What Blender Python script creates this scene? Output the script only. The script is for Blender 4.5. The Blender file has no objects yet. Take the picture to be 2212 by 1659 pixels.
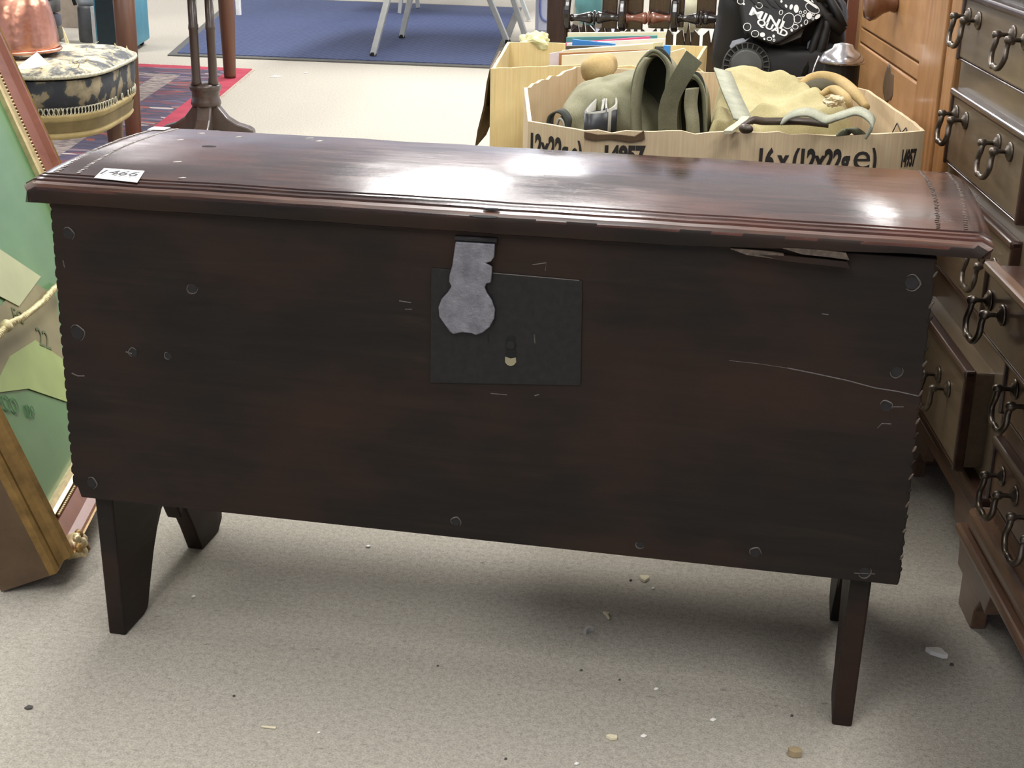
import bpy, bmesh, math, random
from math import sin, cos, pi, radians
from mathutils import Vector as V, Matrix, noise
random.seed(7)
S = bpy.context.scene
COL = S.collection

# ------------------------------------------------------------------ camera
CAM = V((0.3327, -1.4806, 0.9707)); PITCH, YAW, ROLL, FPX = 0.355, -0.1923, 0.0194, 3041.2
FW = V((sin(YAW)*cos(PITCH), cos(YAW)*cos(PITCH), -sin(PITCH)))
_r = V((cos(YAW), -sin(YAW), 0)); _u = _r.cross(FW)
RT = cos(ROLL)*_r + sin(ROLL)*_u
UP = cos(ROLL)*_u - sin(ROLL)*_r
cd = bpy.data.cameras.new('camera'); cam = bpy.data.objects.new('camera', cd); COL.objects.link(cam)
cd.sensor_width = 36; cd.lens = FPX/2212*36; cd.clip_end = 60; cd.clip_start = 0.05
cam.matrix_world = Matrix(((RT.x, UP.x, -FW.x, CAM.x), (RT.y, UP.y, -FW.y, CAM.y), (RT.z, UP.z, -FW.z, CAM.z), (0, 0, 0, 1)))
S.camera = cam

# ------------------------------------------------------------------ world, lamps, exposure
S.view_settings.view_transform = 'Standard'; S.view_settings.look = 'None'
S.view_settings.gamma = 1; S.view_settings.use_curve_mapping = False
S.view_settings.exposure = -0.1
w = bpy.data.worlds.new('shop_air'); S.world = w; w.use_nodes = True
w.node_tree.nodes['Background'].inputs[0].default_value = (.9, .95, 1, 1)
w.node_tree.nodes['Background'].inputs[1].default_value = 0.25
CEIL = 2.75
LAMPS = [(-3.8, -1.9, 48), (-0.5, -1.9, 52), (2.0, -1.9, 46), (-3.8, 1.0, 50), (-0.45, 1.0, 56), (1.3, 0.5, 50), (-3.8, 3.9, 75), (-0.65, 3.9, 108), (2.6, 3.9, 75),
         (-6.6, 6.8, 100), (-1.72, 6.5, 120), (1.25, 7.2, 130), (-6.6, 9.6, 80), (1.7, 9.9, 130), (-6.6, 12.4, 70), (-2.05, 12.5, 110), (1.5, 12.4, 90)]
for i, (x, y, e) in enumerate(LAMPS):
    ld = bpy.data.lights.new('ceiling_lamp', 'AREA'); ld.shape = 'RECTANGLE'; ld.size = 0.6; ld.size_y = 1.8
    ld.energy = e; ld.color = (1.0, 0.985, 0.96)
    lo = bpy.data.objects.new('ceiling_lamp', ld); COL.objects.link(lo); lo.location = (x, y, CEIL-0.03)

# ------------------------------------------------------------------ photo measurements -> places in the room
def ray(px, py): return FW + RT*((px-1106)/FPX) + UP*((829.5-py)/FPX)
def Zp(px, py, z=0.0): d = ray(px, py); return CAM + d*((z-CAM.z)/d.z)
def Yp(px, py, y): d = ray(px, py); return CAM + d*((y-CAM.y)/d.y)
def Xp(px, py, x): d = ray(px, py); return CAM + d*((x-CAM.x)/d.x)
def Pp(px, py, O, n): d = ray(px, py); return CAM + d*((O-CAM).dot(n)/d.dot(n))

# ------------------------------------------------------------------ helpers: materials
def lin(c):
    if isinstance(c, str):
        c = [int(c[i:i+2], 16)/255 for i in (0, 2, 4)]
        c = [x/12.92 if x <= .04045 else ((x+.055)/1.055)**2.4 for x in c]
    return (c[0], c[1], c[2], 1)
class NT:
    def __init__(s, name):
        s.m = bpy.data.materials.new(name); s.m.use_nodes = True; s.t = s.m.node_tree
        s.b = s.t.nodes['Principled BSDF']
    def n(s, typ, **k):
        nd = s.t.nodes.new(typ)
        for a, v in k.items():
            if a in nd.inputs: nd.inputs[a].default_value = v
            else: setattr(nd, a, v)
        return nd
    def l(s, a, b): s.t.links.new(a, b)
    def coords(s, scale=(1, 1, 1), out='Object', rot=(0, 0, 0)):
        c = s.n('ShaderNodeTexCoord'); m = s.n('ShaderNodeMapping'); m.inputs['Scale'].default_value = scale
        m.inputs['Rotation'].default_value = rot
        s.l(c.outputs[out], m.inputs[0]); return m.outputs[0]
    def noise(s, vec, scale=5, detail=4, rough=.6, dist=0):
        nd = s.n('ShaderNodeTexNoise'); nd.inputs['Scale'].default_value = scale; nd.inputs['Detail'].default_value = detail
        nd.inputs['Roughness'].default_value = rough; nd.inputs['Distortion'].default_value = dist
        s.l(vec, nd.inputs['Vector']); return nd.outputs['Fac']
    def ramp(s, fac, stops, interp='LINEAR'):
        r = s.n('ShaderNodeValToRGB'); e = r.color_ramp.elements; r.color_ramp.interpolation = interp
        while len(e) < len(stops): e.new(.5)
        for i, (p, c) in enumerate(stops): e[i].position = p; e[i].color = lin(c)
        s.l(fac, r.inputs[0]); return r.outputs[0]
    def mix(s, fac, a, b, mode='MIX'):
        m = s.n('ShaderNodeMix', data_type='RGBA', blend_type=mode)
        if isinstance(fac, (int, float)): m.inputs[0].default_value = fac
        else: s.l(fac, m.inputs[0])
        for k, x in ((6, a), (7, b)):
            if isinstance(x, (tuple, list, str)): m.inputs[k].default_value = lin(x)
            else: s.l(x, m.inputs[k])
        return m.outputs[2]
    def bump(s, h, strength=.3, dist=.002):
        b = s.n('ShaderNodeBump'); b.inputs['Strength'].default_value = strength; b.inputs['Distance'].default_value = dist
        s.l(h, b.inputs['Height']); s.l(b.outputs[0], s.b.inputs['Normal'])
    def col(s, x):
        if isinstance(x, (tuple, list, str)): s.b.inputs['Base Color'].default_value = lin(x)
        else: s.l(x, s.b.inputs['Base Color'])
    def rough(s, x):
        if isinstance(x, (int, float)): s.b.inputs['Roughness'].default_value = x
        else: s.l(x, s.b.inputs['Roughness'])
def plain(name, c, rough=.6, metal=0, var=.12, scale=30, bump=0, coat=0):
    t = NT(name); v = t.coords()
    f = t.noise(v, scale, 3)
    c = lin(c)[:3]
    t.col(t.ramp(f, [(.3, tuple(x*(1-var) for x in c)), (.7, tuple(min(1, x*(1+var)) for x in c))]))
    t.rough(rough); t.b.inputs['Metallic'].default_value = metal
    if coat: t.b.inputs['Coat Weight'].default_value = coat; t.b.inputs['Coat Roughness'].default_value = .1
    if bump: t.bump(f, bump)
    return t.m
def wood(name, c1, c2, rough=.4, stretch=(1, 12, 12), scale=6, bump=.15, c3=None, coat=0):
    t = NT(name); v = t.coords(stretch)
    g = t.noise(v, scale, 6, .65, .6); big = t.noise(t.coords((1.2, 3, 3)), 3, 3, .5)
    c = t.ramp(g, [(.3, c1), (.7, c2)])
    if c3: c = t.mix(t.ramp(big, [(.45, '000000'), (.68, 'ffffff')]), c, c3)
    t.col(c)
    t.rough(t.ramp(big, [(.3, (rough*.8,)*3), (.7, (min(1, rough*1.25),)*3)]))
    if coat: t.b.inputs['Coat Weight'].default_value = coat; t.b.inputs['Coat Roughness'].default_value = .12
    t.bump(g, bump, .001); return t.m
def fabric(name, c1, c2, scale=4, weave=900, rough=.95):
    t = NT(name); v = t.coords()
    f = t.noise(v, scale, 5, .6); wv = t.noise(v, weave, 2)
    t.col(t.mix(.25, t.ramp(f, [(.3, c1), (.7, c2)]), t.ramp(wv, [(.3, '000000'), (.7, 'ffffff')]), 'OVERLAY'))
    t.rough(rough); t.bump(wv, .4, .001); return t.m

# ------------------------------------------------------------------ helpers: meshes
def obj(name, bm, m, parent=None, smooth=False, bevel=0, seg=2, sub=0):
    bmesh.ops.recalc_face_normals(bm, faces=bm.faces)
    me = bpy.data.meshes.new(name); bm.to_mesh(me); bm.free()
    if m: me.materials.append(m)
    o = bpy.data.objects.new(name, me); COL.objects.link(o)
    if parent: o.parent = parent
    if smooth:
        for p in me.polygons: p.use_smooth = True
    if bevel:
        b = o.modifiers.new('bevel', 'BEVEL'); b.width = bevel; b.segments = seg; b.limit_method = 'ANGLE'; b.angle_limit = radians(40)
    if sub:
        b = o.modifiers.new('subdivision', 'SUBSURF'); b.levels = sub; b.render_levels = sub
    return o
def tag(o, label, cat, group=None, kind=None):
    o['label'] = label; o['category'] = cat
    if group: o['group'] = group
    if kind: o['kind'] = kind
    return o
def thing(name, label, cat, loc=(0, 0, 0), rotz=0, group=None):
    o = bpy.data.objects.new(name, None); COL.objects.link(o); o.location = loc; o.rotation_euler = (0, 0, rotz)
    o.empty_display_size = .05
    return tag(o, label, cat, group)
def struct(name, bm, m, **k):
    o = obj(name, bm, m, **k); o['kind'] = 'structure'; return o
def box(bm, lo, hi, M=None):
    lo, hi = V(lo), V(hi)
    vs = [bm.verts.new((x, y, z)) for x in (lo.x, hi.x) for y in (lo.y, hi.y) for z in (lo.z, hi.z)]
    for f in ((0, 1, 3, 2), (4, 6, 7, 5), (0, 4, 5, 1), (2, 3, 7, 6), (0, 2, 6, 4), (1, 5, 7, 3)):
        bm.faces.new([vs[i] for i in f])
    if M: bmesh.ops.transform(bm, matrix=M, verts=vs)
    return bm
def Bx(lo, hi, M=None): return box(bmesh.new(), lo, hi, M)
def prism(bm, pts, vec):
    """closed outline of 3-D points pushed along vec"""
    vec = V(vec); a = [bm.verts.new(p) for p in pts]; b = [bm.verts.new(V(p)+vec) for p in pts]
    n = len(pts); bm.faces.new(a); bm.faces.new(b[::-1])
    for i in range(n): bm.faces.new((a[i], b[i], b[(i+1) % n], a[(i+1) % n]))
    return bm
def Pr(pts, vec): return prism(bmesh.new(), pts, vec)
def lathe(bm, prof, seg=24, M=None, cap=True):
    rings = []
    for r, z in prof:
        rings.append([bm.verts.new((r*cos(2*pi*i/seg), r*sin(2*pi*i/seg), z)) for i in range(seg)])
    for a, b in zip(rings, rings[1:]):
        for i in range(seg): bm.faces.new((a[i], a[(i+1) % seg], b[(i+1) % seg], b[i]))
    if cap: bm.faces.new(rings[0][::-1]); bm.faces.new(rings[-1])
    if M: bmesh.ops.transform(bm, matrix=M, verts=[v for r in rings for v in r])
    return bm
def La(prof, seg=24, M=None, cap=True): return lathe(bmesh.new(), prof, seg, M, cap)
def cr(pts, k=6, closed=False):
    """Catmull-Rom through points"""
    pts = [V(p) for p in pts]; n = len(pts); out = []
    for i in range(n if closed else n-1):
        g = (lambda j: pts[j % n]) if closed else (lambda j: pts[max(0, min(n-1, j))])
        a, b, c, d = g(i-1), g(i), g(i+1), g(i+2)
        for s in range(k):
            t = s/k
            out.append(.5*((2*b)+(c-a)*t+(2*a-5*b+4*c-d)*t*t+(3*b-a-3*c+d)*t**3))
    if not closed: out.append(pts[-1].copy())
    return out
def tube(bm, pts, r, seg=8, closed=False):
    pts = [V(p) for p in pts]; n = len(pts); rs = r if isinstance(r, (list, tuple)) else [r]*n
    up = V((0, 0, 1)); rings = []
    prev = None
    for i, p in enumerate(pts):
        t = (pts[(i+1) % n]-pts[i-1]) if closed else (pts[min(n-1, i+1)]-pts[max(0, i-1)])
        t.normalize()
        if prev is None: prev = t.orthogonal().normalized()
        prev = (prev-t*prev.dot(t)); prev.normalize(); q = t.cross(prev)
        rings.append([bm.verts.new(p+(prev*cos(2*pi*j/seg)+q*sin(2*pi*j/seg))*rs[i]) for j in range(seg)])
    for i in range(n if closed else n-1):
        a, b = rings[i], rings[(i+1) % n]
        for j in range(seg): bm.faces.new((a[j], a[(j+1) % seg], b[(j+1) % seg], b[j]))
    if not closed: bm.faces.new(rings[0][::-1]); bm.faces.new(rings[-1])
    return bm
def Tu(pts, r, seg=8, closed=False): return tube(bmesh.new(), pts, r, seg, closed)
def ribbon(pts, wid, th=.003, closed=False):
    """strap: path with a width vector (one, or one per point) and a thickness"""
    bm = bmesh.new(); pts = [V(p) for p in pts]; n = len(pts)
    ws = [V(x) for x in wid] if isinstance(wid, list) else [V(wid)]*n
    rings = []
    for i, p in enumerate(pts):
        t = (pts[(i+1) % n]-pts[i-1]) if closed else (pts[min(n-1, i+1)]-pts[max(0, i-1)])
        nn = t.cross(ws[i]); nn.normalize(); nn *= th/2; h = ws[i]/2
        rings.append([bm.verts.new(p+h+nn), bm.verts.new(p-h+nn), bm.verts.new(p-h-nn), bm.verts.new(p+h-nn)])
    for i in range(n if closed else n-1):
        a, b = rings[i], rings[(i+1) % n]
        for j in range(4): bm.faces.new((a[j], a[(j+1) % 4], b[(j+1) % 4], b[j]))
    if not closed: bm.faces.new(rings[0][::-1]); bm.faces.new(rings[-1])
    return bm
def blob(c, r, e=1.0, nz=.12, fs=6, seed=0, nu=40, nv=24, M=None):
    """soft lump: superellipsoid pushed about by noise"""
    bm = bmesh.new(); sg = lambda x, p: math.copysign(abs(x)**p, x); off = V((seed*3.1, seed*1.7, seed))
    def pt(u, v):
        d = V((sg(cos(v), e)*sg(cos(u), e), sg(cos(v), e)*sg(sin(u), e), sg(sin(v), e)))
        p = V((d.x*r[0], d.y*r[1], d.z*r[2]))
        k = 1+nz*noise.noise(p*fs+off)+nz*.5*noise.noise(p*fs*2.7+off)
        return p*k
    top = bm.verts.new(pt(0, pi/2)); bot = bm.verts.new(pt(0, -pi/2)); rings = []
    for j in range(1, nv):
        v = pi/2-pi*j/nv
        rings.append([bm.verts.new(pt(2*pi*i/nu, v)) for i in range(nu)])
    for i in range(nu):
        bm.faces.new((top, rings[0][i], rings[0][(i+1) % nu])); bm.faces.new((bot, rings[-1][(i+1) % nu], rings[-1][i]))
    for a, b in zip(rings, rings[1:]):
        for i in range(nu): bm.faces.new((a[i], b[i], b[(i+1) % nu], a[(i+1) % nu]))
    T = Matrix.Translation(V(c))
    bmesh.ops.transform(bm, matrix=T @ M if M else T, verts=bm.verts)
    return bm
def frame(O, r, u):
    r = V(r).normalized(); u = V(u); n = r.cross(u).normalized(); u = n.cross(r)
    return Matrix(((r.x, u.x, n.x, O[0]), (r.y, u.y, n.y, O[1]), (r.z, u.z, n.z, O[2]), (0, 0, 0, 1)))
def text(name, s, size, M, m, parent, ext=.0004, sx=1.0, bold=0.0, align='LEFT', width=None):
    cu = bpy.data.curves.new('lettering', 'FONT'); cu.body = s; cu.size = size; cu.extrude = ext; cu.offset = bold; cu.align_x = align
    cu.resolution_u = 3
    t = bpy.data.objects.new('lettering', cu); COL.objects.link(t)
    dg = bpy.context.evaluated_depsgraph_get(); me = bpy.data.meshes.new_from_object(t.evaluated_get(dg))
    bpy.data.objects.remove(t); bpy.data.curves.remove(cu)
    if width: xs = [v.co.x for v in me.vertices]; sx = width/(max(xs)-min(xs))
    me.transform(M @ Matrix.Diagonal((sx, 1, 1, 1))); me.materials.clear(); me.materials.append(m)
    o = bpy.data.objects.new(name, me); COL.objects.link(o)
    if parent: o.parent = parent
    return o
def copy_part(o, parent, M=None):
    c = o.copy(); COL.objects.link(c); c.parent = parent
    if M is not None: c.matrix_basis = M
    return c

# ================================================================== THE SETTING
t = NT('carpet'); v = t.coords()
fine = t.noise(v, 420, 3, .7); mid = t.noise(v, 130, 5, .7); big = t.noise(v, 2.2, 3)
c = t.ramp(mid, [(.33, '8f897d'), (.6, 'b6b0a3')])
c = t.mix(.35, c, t.ramp(fine, [(.35, '6f6a60'), (.65, 'd0cabd')]))
c = t.mix(t.ramp(big, [(.4, '000000'), (.7, '404040')]), c, 'a29b90')
st = t.coords((1, 2.4, 1)); flk = t.noise(st, 38, 2, .5)
c = t.mix(t.ramp(flk, [(.70, '000000'), (.76, 'b0b0b0')]), c, '575047')
t.col(c); t.rough(.97)
hh = t.n('ShaderNodeMath', operation='ADD'); t.l(fine, hh.inputs[0]); t.l(mid, hh.inputs[1]); t.bump(hh.outputs[0], .55, .003)
CARPET = t.m
X0, X1, Y0, Y1 = -8.0, 4.2, -4.2, 14.0
struct('floor', Bx((X0, Y0, -.05), (X1, Y1, 0)), CARPET)
WALL = plain('painted_wall', 'c2c6d6', .8, var=.03, scale=3)
struct('ceiling', Bx((X0, Y0, CEIL), (X1, Y1, CEIL+.05)), plain('ceiling_board', 'dde0ec', .9, var=.03, scale=8))
struct('wall_back', Bx((X0, Y1, 0), (X1, Y1+.1, CEIL)), WALL)
struct('wall_left', Bx((X0-.1, Y0, 0), (X0, Y1, CEIL)), WALL)
struct('wall_right', Bx((X1, Y0, 0), (X1+.1, Y1, CEIL)), WALL)
struct('wall_front', Bx((X0, Y0-.1, 0), (X1, Y0, CEIL)), WALL)

# ================================================================== THE COFFER
H, D, OV, HW = .6127, .3798, .0094, .55
t = NT('coffer_lid_oak'); v = t.coords((1, 9, 9)); g = t.noise(v, 7, 7, .68, .8); big = t.noise(t.coords((1, 1.6, 1)), 4.5, 4, .55)
c = t.ramp(g, [(.30, (.010, .006, .006)), (.52, (.030, .014, .010)), (.75, (.085, .036, .022))])
c = t.mix(t.ramp(big, [(.44, '000000'), (.64, 'a0a0a0')]), c, (.15, .045, .024))
t.col(c)
sp = t.noise(t.coords((1, 3, 1)), 60, 3, .6)
rr = t.mix(.5, t.ramp(g, [(.3, (.08,)*3), (.75, (.26,)*3)]), t.ramp(big, [(.35, (.10,)*3), (.7, (.26,)*3)]))
spk = t.noise(t.coords((1, 1.6, 1)), 330, 2, .6)
rr = t.mix(t.ramp(spk, [(.56, '000000'), (.70, '8a8a8a')]), rr, (.5, .5, .5))
t.rough(rr); t.b.inputs['Specular IOR Level'].default_value = .5
h2 = t.n('ShaderNodeMath', operation='ADD'); t.l(g, h2.inputs[0]); t.l(sp, h2.inputs[1]); h3 = t.n('ShaderNodeMath', operation='MULTIPLY_ADD'); t.l(spk, h3.inputs[0]); h3.inputs[1].default_value = .45; t.l(h2.outputs[0], h3.inputs[2]); t.bump(h3.outputs[0], .13, .0005)
LIDM = t.m
t = NT('coffer_panel_oak'); v = t.coords((1, 1, 14)); g = t.noise(v, 6, 7, .7, .7); big = t.noise(t.coords((1, 1, 1.7)), 3.6, 4, .55)
c = t.ramp(g, [(.25, (.008, .0068, .006)), (.6, (.0155, .012, .0096)), (.85, (.030, .021, .015))])
c = t.mix(t.ramp(big, [(.43, '000000'), (.66, 'a8a8a8')]), c, (.054, .024, .013))
t.col(c); t.rough(t.ramp(big, [(.3, (.45,)*3), (.75, (.62,)*3)])); t.b.inputs['Specular IOR Level'].default_value = .18; t.bump(g, .25, .001)
PANM = t.m
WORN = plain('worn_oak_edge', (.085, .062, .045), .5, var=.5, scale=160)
PALEW = plain('glint_and_rubbed_mark', (.40, .38, .35), .3, var=.3, scale=300)
IRON = NT('pitted_iron'); v = IRON.coords(); p1 = IRON.noise(v, 190, 4, .7); p2 = IRON.noise(v, 60, 3)
IRON.col(IRON.ramp(p2, [(.3, (.15, .15, .17)), (.7, (.26, .26, .29))])); IRON.rough(.5); IRON.b.inputs['Metallic'].default_value = .55
IRON.bump(p1, .8, .0022); IRON = IRON.m
PLATE = plain('dark_iron_plate', (.011, .010, .0095), .58, .3, var=.35, scale=120, bump=.3)
BLACK = plain('black_void', (.004, .004, .004), .9)
cof = thing('coffer', 'dark oak six-plank coffer with iron hasp and plank feet, lot sticker on its lid', 'chest')

def lid_top(y): return H + .008*(1-((y-D/2)/(D/2))**2) - .003
sec = [(D-.004, 'b'), (D, -.018), (D-.003, -.004)]
ys = [D-.008, D-.03] + [D-.03-(D-.03-.05)*i/14 for i in range(1, 15)]
prof = [(D-.004, None), (D, -.016), (D-.002, -.006)]
top = [(y, 0.0) for y in ys] + [(.043, 0), (.0415, -.0034), (.0395, -.0036), (.037, -.0002), (.032, -.0002), (.0300, -.0040), (.0275, -.0042), (.025, -.0004),
      (.019, -.0008), (.0175, -.0044), (.0150, -.0046), (.0125, -.0014), (.008, -.0018), (.0042, -.0020), (.0014, -.0050), (.0002, -.0080), (.0, -.011), (.0, -.018), (.001, -.0235)]
def lid_mesh():
    bm = bmesh.new(); nx = 96; cols = []
    for i in range(nx+1):
        s = -1+2*i/nx
        th = .029-.009*max(0, min(1, (s-.35)/.5))               # worn thinner towards the right end
        ring = []
        def put(y, dz, bottom=False):
            e = 0
            if y < .022: e = .016*(1-math.sqrt(max(0, 1-((.022-y)/.022)**2)))
            if y > D-.04: e = max(e, .034*(1-math.sqrt(max(0, 1-((y-D+.04)/.04)**2))))
            x = s*(HW-e)
            ed = max(0, (abs(s)-.985)/.015)
            rz = 0 if bottom else -.006*ed**2
            z = (H-th if bottom else lid_top(min(max(y, 0), D))+dz+rz)
            w = .0012*noise.noise(V((x*6, y*9, 3)))
            if not bottom and dz < -.01: z = max(z, H-th+.002)
            z += .0009*noise.noise(V((x*14, y*14, 7)))
            ring.append(bm.verts.new((x, y+w*(1 if (y < .03 or y > D-.03) else 0), z)))
        for y, dz in [(D, -.014), (D-.002, -.005)] + top: put(y, dz)
        put(.008, 0, True); put(D-.004, 0, True)
        cols.append(ring)
    m = len(cols[0])
    for a, b in zip(cols, cols[1:]):
        for j in range(m): bm.faces.new((a[j], a[(j+1) % m], b[(j+1) % m], b[j]))
    bm.faces.new(cols[0][::-1]); bm.faces.new(cols[-1]); return bm
lid = obj('lid', lid_mesh(), LIDM, cof, smooth=True)
lid.data.materials.append(wood('worn_lid_edge', (.012, .008, .006), (.12, .05, .028), .3, (1, 20, 20), 9, .3))
lid.data.materials.append(PANM)
for p_ in lid.data.polygons:
    if .002 < p_.center.y < .0125 and p_.center.z > H-.0095: p_.material_index = 1
    elif p_.center.y < .012 and p_.center.z <= H-.0095: p_.material_index = 2
m_ = lid.modifiers.new('edge_split', 'EDGE_SPLIT'); m_.split_angle = radians(32)
lid['label'] = 'polished oak lid with moulded front edge and punched lines at both ends'
# punched lines across both ends of the lid
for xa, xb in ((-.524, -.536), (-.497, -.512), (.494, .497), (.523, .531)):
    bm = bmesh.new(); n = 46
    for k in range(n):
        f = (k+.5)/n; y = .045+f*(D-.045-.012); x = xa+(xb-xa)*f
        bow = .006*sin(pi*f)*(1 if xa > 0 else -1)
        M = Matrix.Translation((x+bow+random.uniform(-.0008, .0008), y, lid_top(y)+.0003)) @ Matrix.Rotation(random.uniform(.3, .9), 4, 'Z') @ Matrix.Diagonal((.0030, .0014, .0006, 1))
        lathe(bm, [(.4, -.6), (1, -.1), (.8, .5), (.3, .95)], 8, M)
    o = obj('punched_border', bm, PALEW if xa < 0 else WORN, lid, smooth=True); o['kind'] = 'stuff'  # left dots are pale: the glints on them are put into the colour
# knots and bruises on the lid
for px, py, rx, ry in ((452, 318, .010, .006), (1045, 452, .016, .006), (1062, 440, .010, .004)):
    p = Zp(px, py, H+.004)
    obj('bruise', La([(1, -.001), (1, .0), (.55, .0004)], 12, Matrix.Translation((p.x, p.y, lid_top(p.y)+.0006)) @ Matrix.Diagonal((rx, ry, 1, 1))), BLACK, lid)
for px, py in ((435, 283), (515, 292), (388, 302), (385, 350), (393, 379), (668, 292), (690, 300)):
    p = Zp(px, py, H+.004)
    obj('rubbed_spot', blob((p.x, p.y, lid_top(p.y)), (.0055, .0022, .0008), nz=.5, fs=300, seed=px, nu=10, nv=6, M=Matrix.Rotation(.5, 4, 'Z')), PALEW, lid, smooth=True)
# split along the front edge
for k, (a, b, dz) in enumerate((((1578, 538), (1700, 552), 0), ((1640, 548), (1838, 566), -.001), ((1690, 540), (1835, 553), .002))):
    A, B = Yp(*a, -.001), Yp(*b, -.001)
    pts = [A, A.lerp(B, .3)+V((0, 0, -.0045)), A.lerp(B, .7)+V((0, 0, -.005)), B+V((0, 0, -.006)), B+V((-.004, 0, .001)), A.lerp(B, .6)+V((0, 0, .0015)), A.lerp(B, .25)+V((0, 0, .001))]
    obj('splinter', Pr([p+V((0, -.0006*k, dz)) for p in pts], (0, .008, 0)), WORN if k != 1 else PANM, lid)
# lot sticker and blank sticker
PAPER = plain('white_paper', 'f4f4f2', .6, var=.02); INK = plain('grey_ink', '47474b', .7); INKB = plain('black_ink', '2a2522', .7)
def sticker(pxs):
    pts = []
    for px in pxs:
        p = Zp(*px, H+.003); pts.append(V((p.x, p.y, lid_top(p.y)+.0005)))
    return pts
sp_ = sticker([(203, 379), (225, 363), (312, 369), (296, 388)])
o = obj('lot_sticker', Pr(sp_, (0, 0, .0006)), PAPER, lid); o['label'] = 'white paper lot sticker numbered 1466'
c0 = sum(sp_, V())/4
text('lot_number', '1466', .026, frame(c0+V((-.026, -.010, .0026)), sp_[2]-sp_[1], sp_[1]-sp_[0]), INK, o, .0002)
o = obj('blank_sticker', Pr(sticker([(318, 277), (332, 267), (368, 268), (355, 277)]), (0, 0, .0006)), PAPER, lid)

# front plank with gouged ends
def front_outline():
    pts = []; zt, zb = H-.0235, .2037
    n = 27
    for k in range(n+1):                      # right edge upwards
        z = zb+(zt-zb)*k/n; x = .4985+(.4945-.4985)*k/n
        if k == n: pts.append((x, z)); break
        q_ = random.uniform(.3, 1); pts += [(x-.0006, z), (x-.0028*q_, z+(zt-zb)/n*.3), (x-.0018*q_, z+(zt-zb)/n*.7)]
    for k in range(n+1):                      # left edge downwards
        z = zt-(zt-zb)*k/n; x = -.5155-.006*k/n
        if k > n-2: pts.append((-.520+.004*(k-n+2), z)); continue
        q_ = random.uniform(.3, 1); pts += [(x-.0006, z), (x-.0022*q_, z-(zt-zb)/n*.25), (x-.0022*q_, z-(zt-zb)/n*.6), (x+.0010*q_, z-(zt-zb)/n*.88)]
    pts[0] = (pts[0][0]-.002, pts[0][1])
    return [(x, OV, z) for x, z in pts]
bm = Pr(front_outline(), (0, .021, 0))
fp = obj('front_panel', bm, PANM, cof, bevel=.0012)
# chips of paler wood in the gouged ends
for s in range(22):
    f = (s+.5)/22; z = .215+f*.365
    if random.random() < .75:
        x = .4965-.003*f
        obj('edge_chip', blob((x, OV-.0002, z), (.0016, .0010, .0042), nz=.5, fs=250, seed=s, nu=8, nv=6, M=Matrix.Rotation(.45, 4, 'Y')), WORN if s % 2 else PANM, fp, smooth=True)
def on_front(px, py): return Yp(px, py, OV)
HOLE = plain('peg_end', (.006, .005, .005), .7); RIM = plain('hole_rim', (.075, .066, .058), .45, var=.4, scale=300)
for px, py, r in ((148, 505, 13), (416, 623, 12), (167, 719, 17), (288, 762, 11), (364, 769, 9), (198, 1043, 13), (1970, 611, 15), (1937, 803, 12),
                  (1914, 878, 12), (1632, 1194, 12), (985, 1127, 11), (1383, 1177, 9), (1868, 1236, 13)):
    p = on_front(px, py); r = r/1800*1.0
    R = Matrix.Translation(p) @ Matrix.Rotation(pi/2, 4, 'X') @ Matrix.Rotation(px, 4, 'Z')
    g_ = obj('peg', La([(r*.86, -.001), (r*.86, .0004), (r*.5, .0002)], 14, R), HOLE, fp)
    pts = [R @ V((r*cos(a)*(1+.1*sin(3*a)), r*sin(a)*(1+.1*cos(2*a+px)), .0002)) for a in [k*pi/9 for k in range(2+px % 5, 16)]]
    obj('rim', Tu(pts, [.0003+.0007*sin(pi*i/(len(pts)-1)) for i in range(len(pts))], 5), RIM, g_)
for pl_, wdt in (([(1700, 795), (1760, 807), (1830, 822), (1890, 838), (1940, 846), (1985, 856)], .0009), ([(1575, 779), (1640, 786), (1700, 795)], .0004),
                 ([(1925, 879), (1952, 879)], .0006), ([(1895, 925), (1905, 915), (1925, 916)], .0007), ([(155, 806), (168, 812), (183, 812)], .0012),
                 ([(136, 562), (140, 578)], .0009), ([(272, 760), (285, 764)], .001), ([(862, 650), (888, 654)], .0007), ([(875, 668), (890, 668)], .0006), ([(1150, 572), (1180, 568), (1178, 585)], .0007), ([(1060, 850), (1095, 853)], .0006), ([(1155, 855), (1165, 852)], .0009), ([(1845, 1238), (1890, 1240)], .0007), ([(1775, 678), (1790, 680)], .0006)):
    obj('scratch', Tu([on_front(*p)+V((0, .0002, 0)) for p in pl_], wdt, 5), RIM, fp)
# lock plate, keyhole, hasp
pc = [on_front(*p) for p in ((932, 578), (1258, 606), (1254, 832), (930, 826))]
lp = obj('lock_plate', Pr(pc, (0, -.0016, 0)), PLATE, cof, bevel=.0006)
for a, b in ((0, 1), (1, 2), (3, 0)):
    obj('plate_edge', Tu([pc[a].lerp(pc[b], .3 if a == 0 else .02)+V((0, -.001, 0)), pc[a].lerp(pc[b], .98)+V((0, -.001, 0))], .0006, 5), RIM if a == 0 else PANM, lp)
key = [on_front(1104+dx, 732+dy)+V((0, -.0017, 0)) for dx, dy in [(11*cos(a), 2+11*sin(a)) for a in [pi+.5*k for k in range(0, 7)]]+[(11, 28), (12, 50), (8, 57), (0, 59), (-8, 57), (-13, 50), (-11, 28)]]
kh = obj('keyhole', Pr(key, (0, -.0004, 0)), BLACK, lp)
obj('bone_slip', Pr([on_front(1104+dx, 735+dy)+V((0, -.002, 0)) for dx, dy in ((-12, 34), (0, 38), (11, 36), (12, 46), (7, 52), (0, 54), (-7, 52), (-12, 46))], (0, -.0006, 0)), plain('old_bone', '8a8468', .6), kh)
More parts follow.
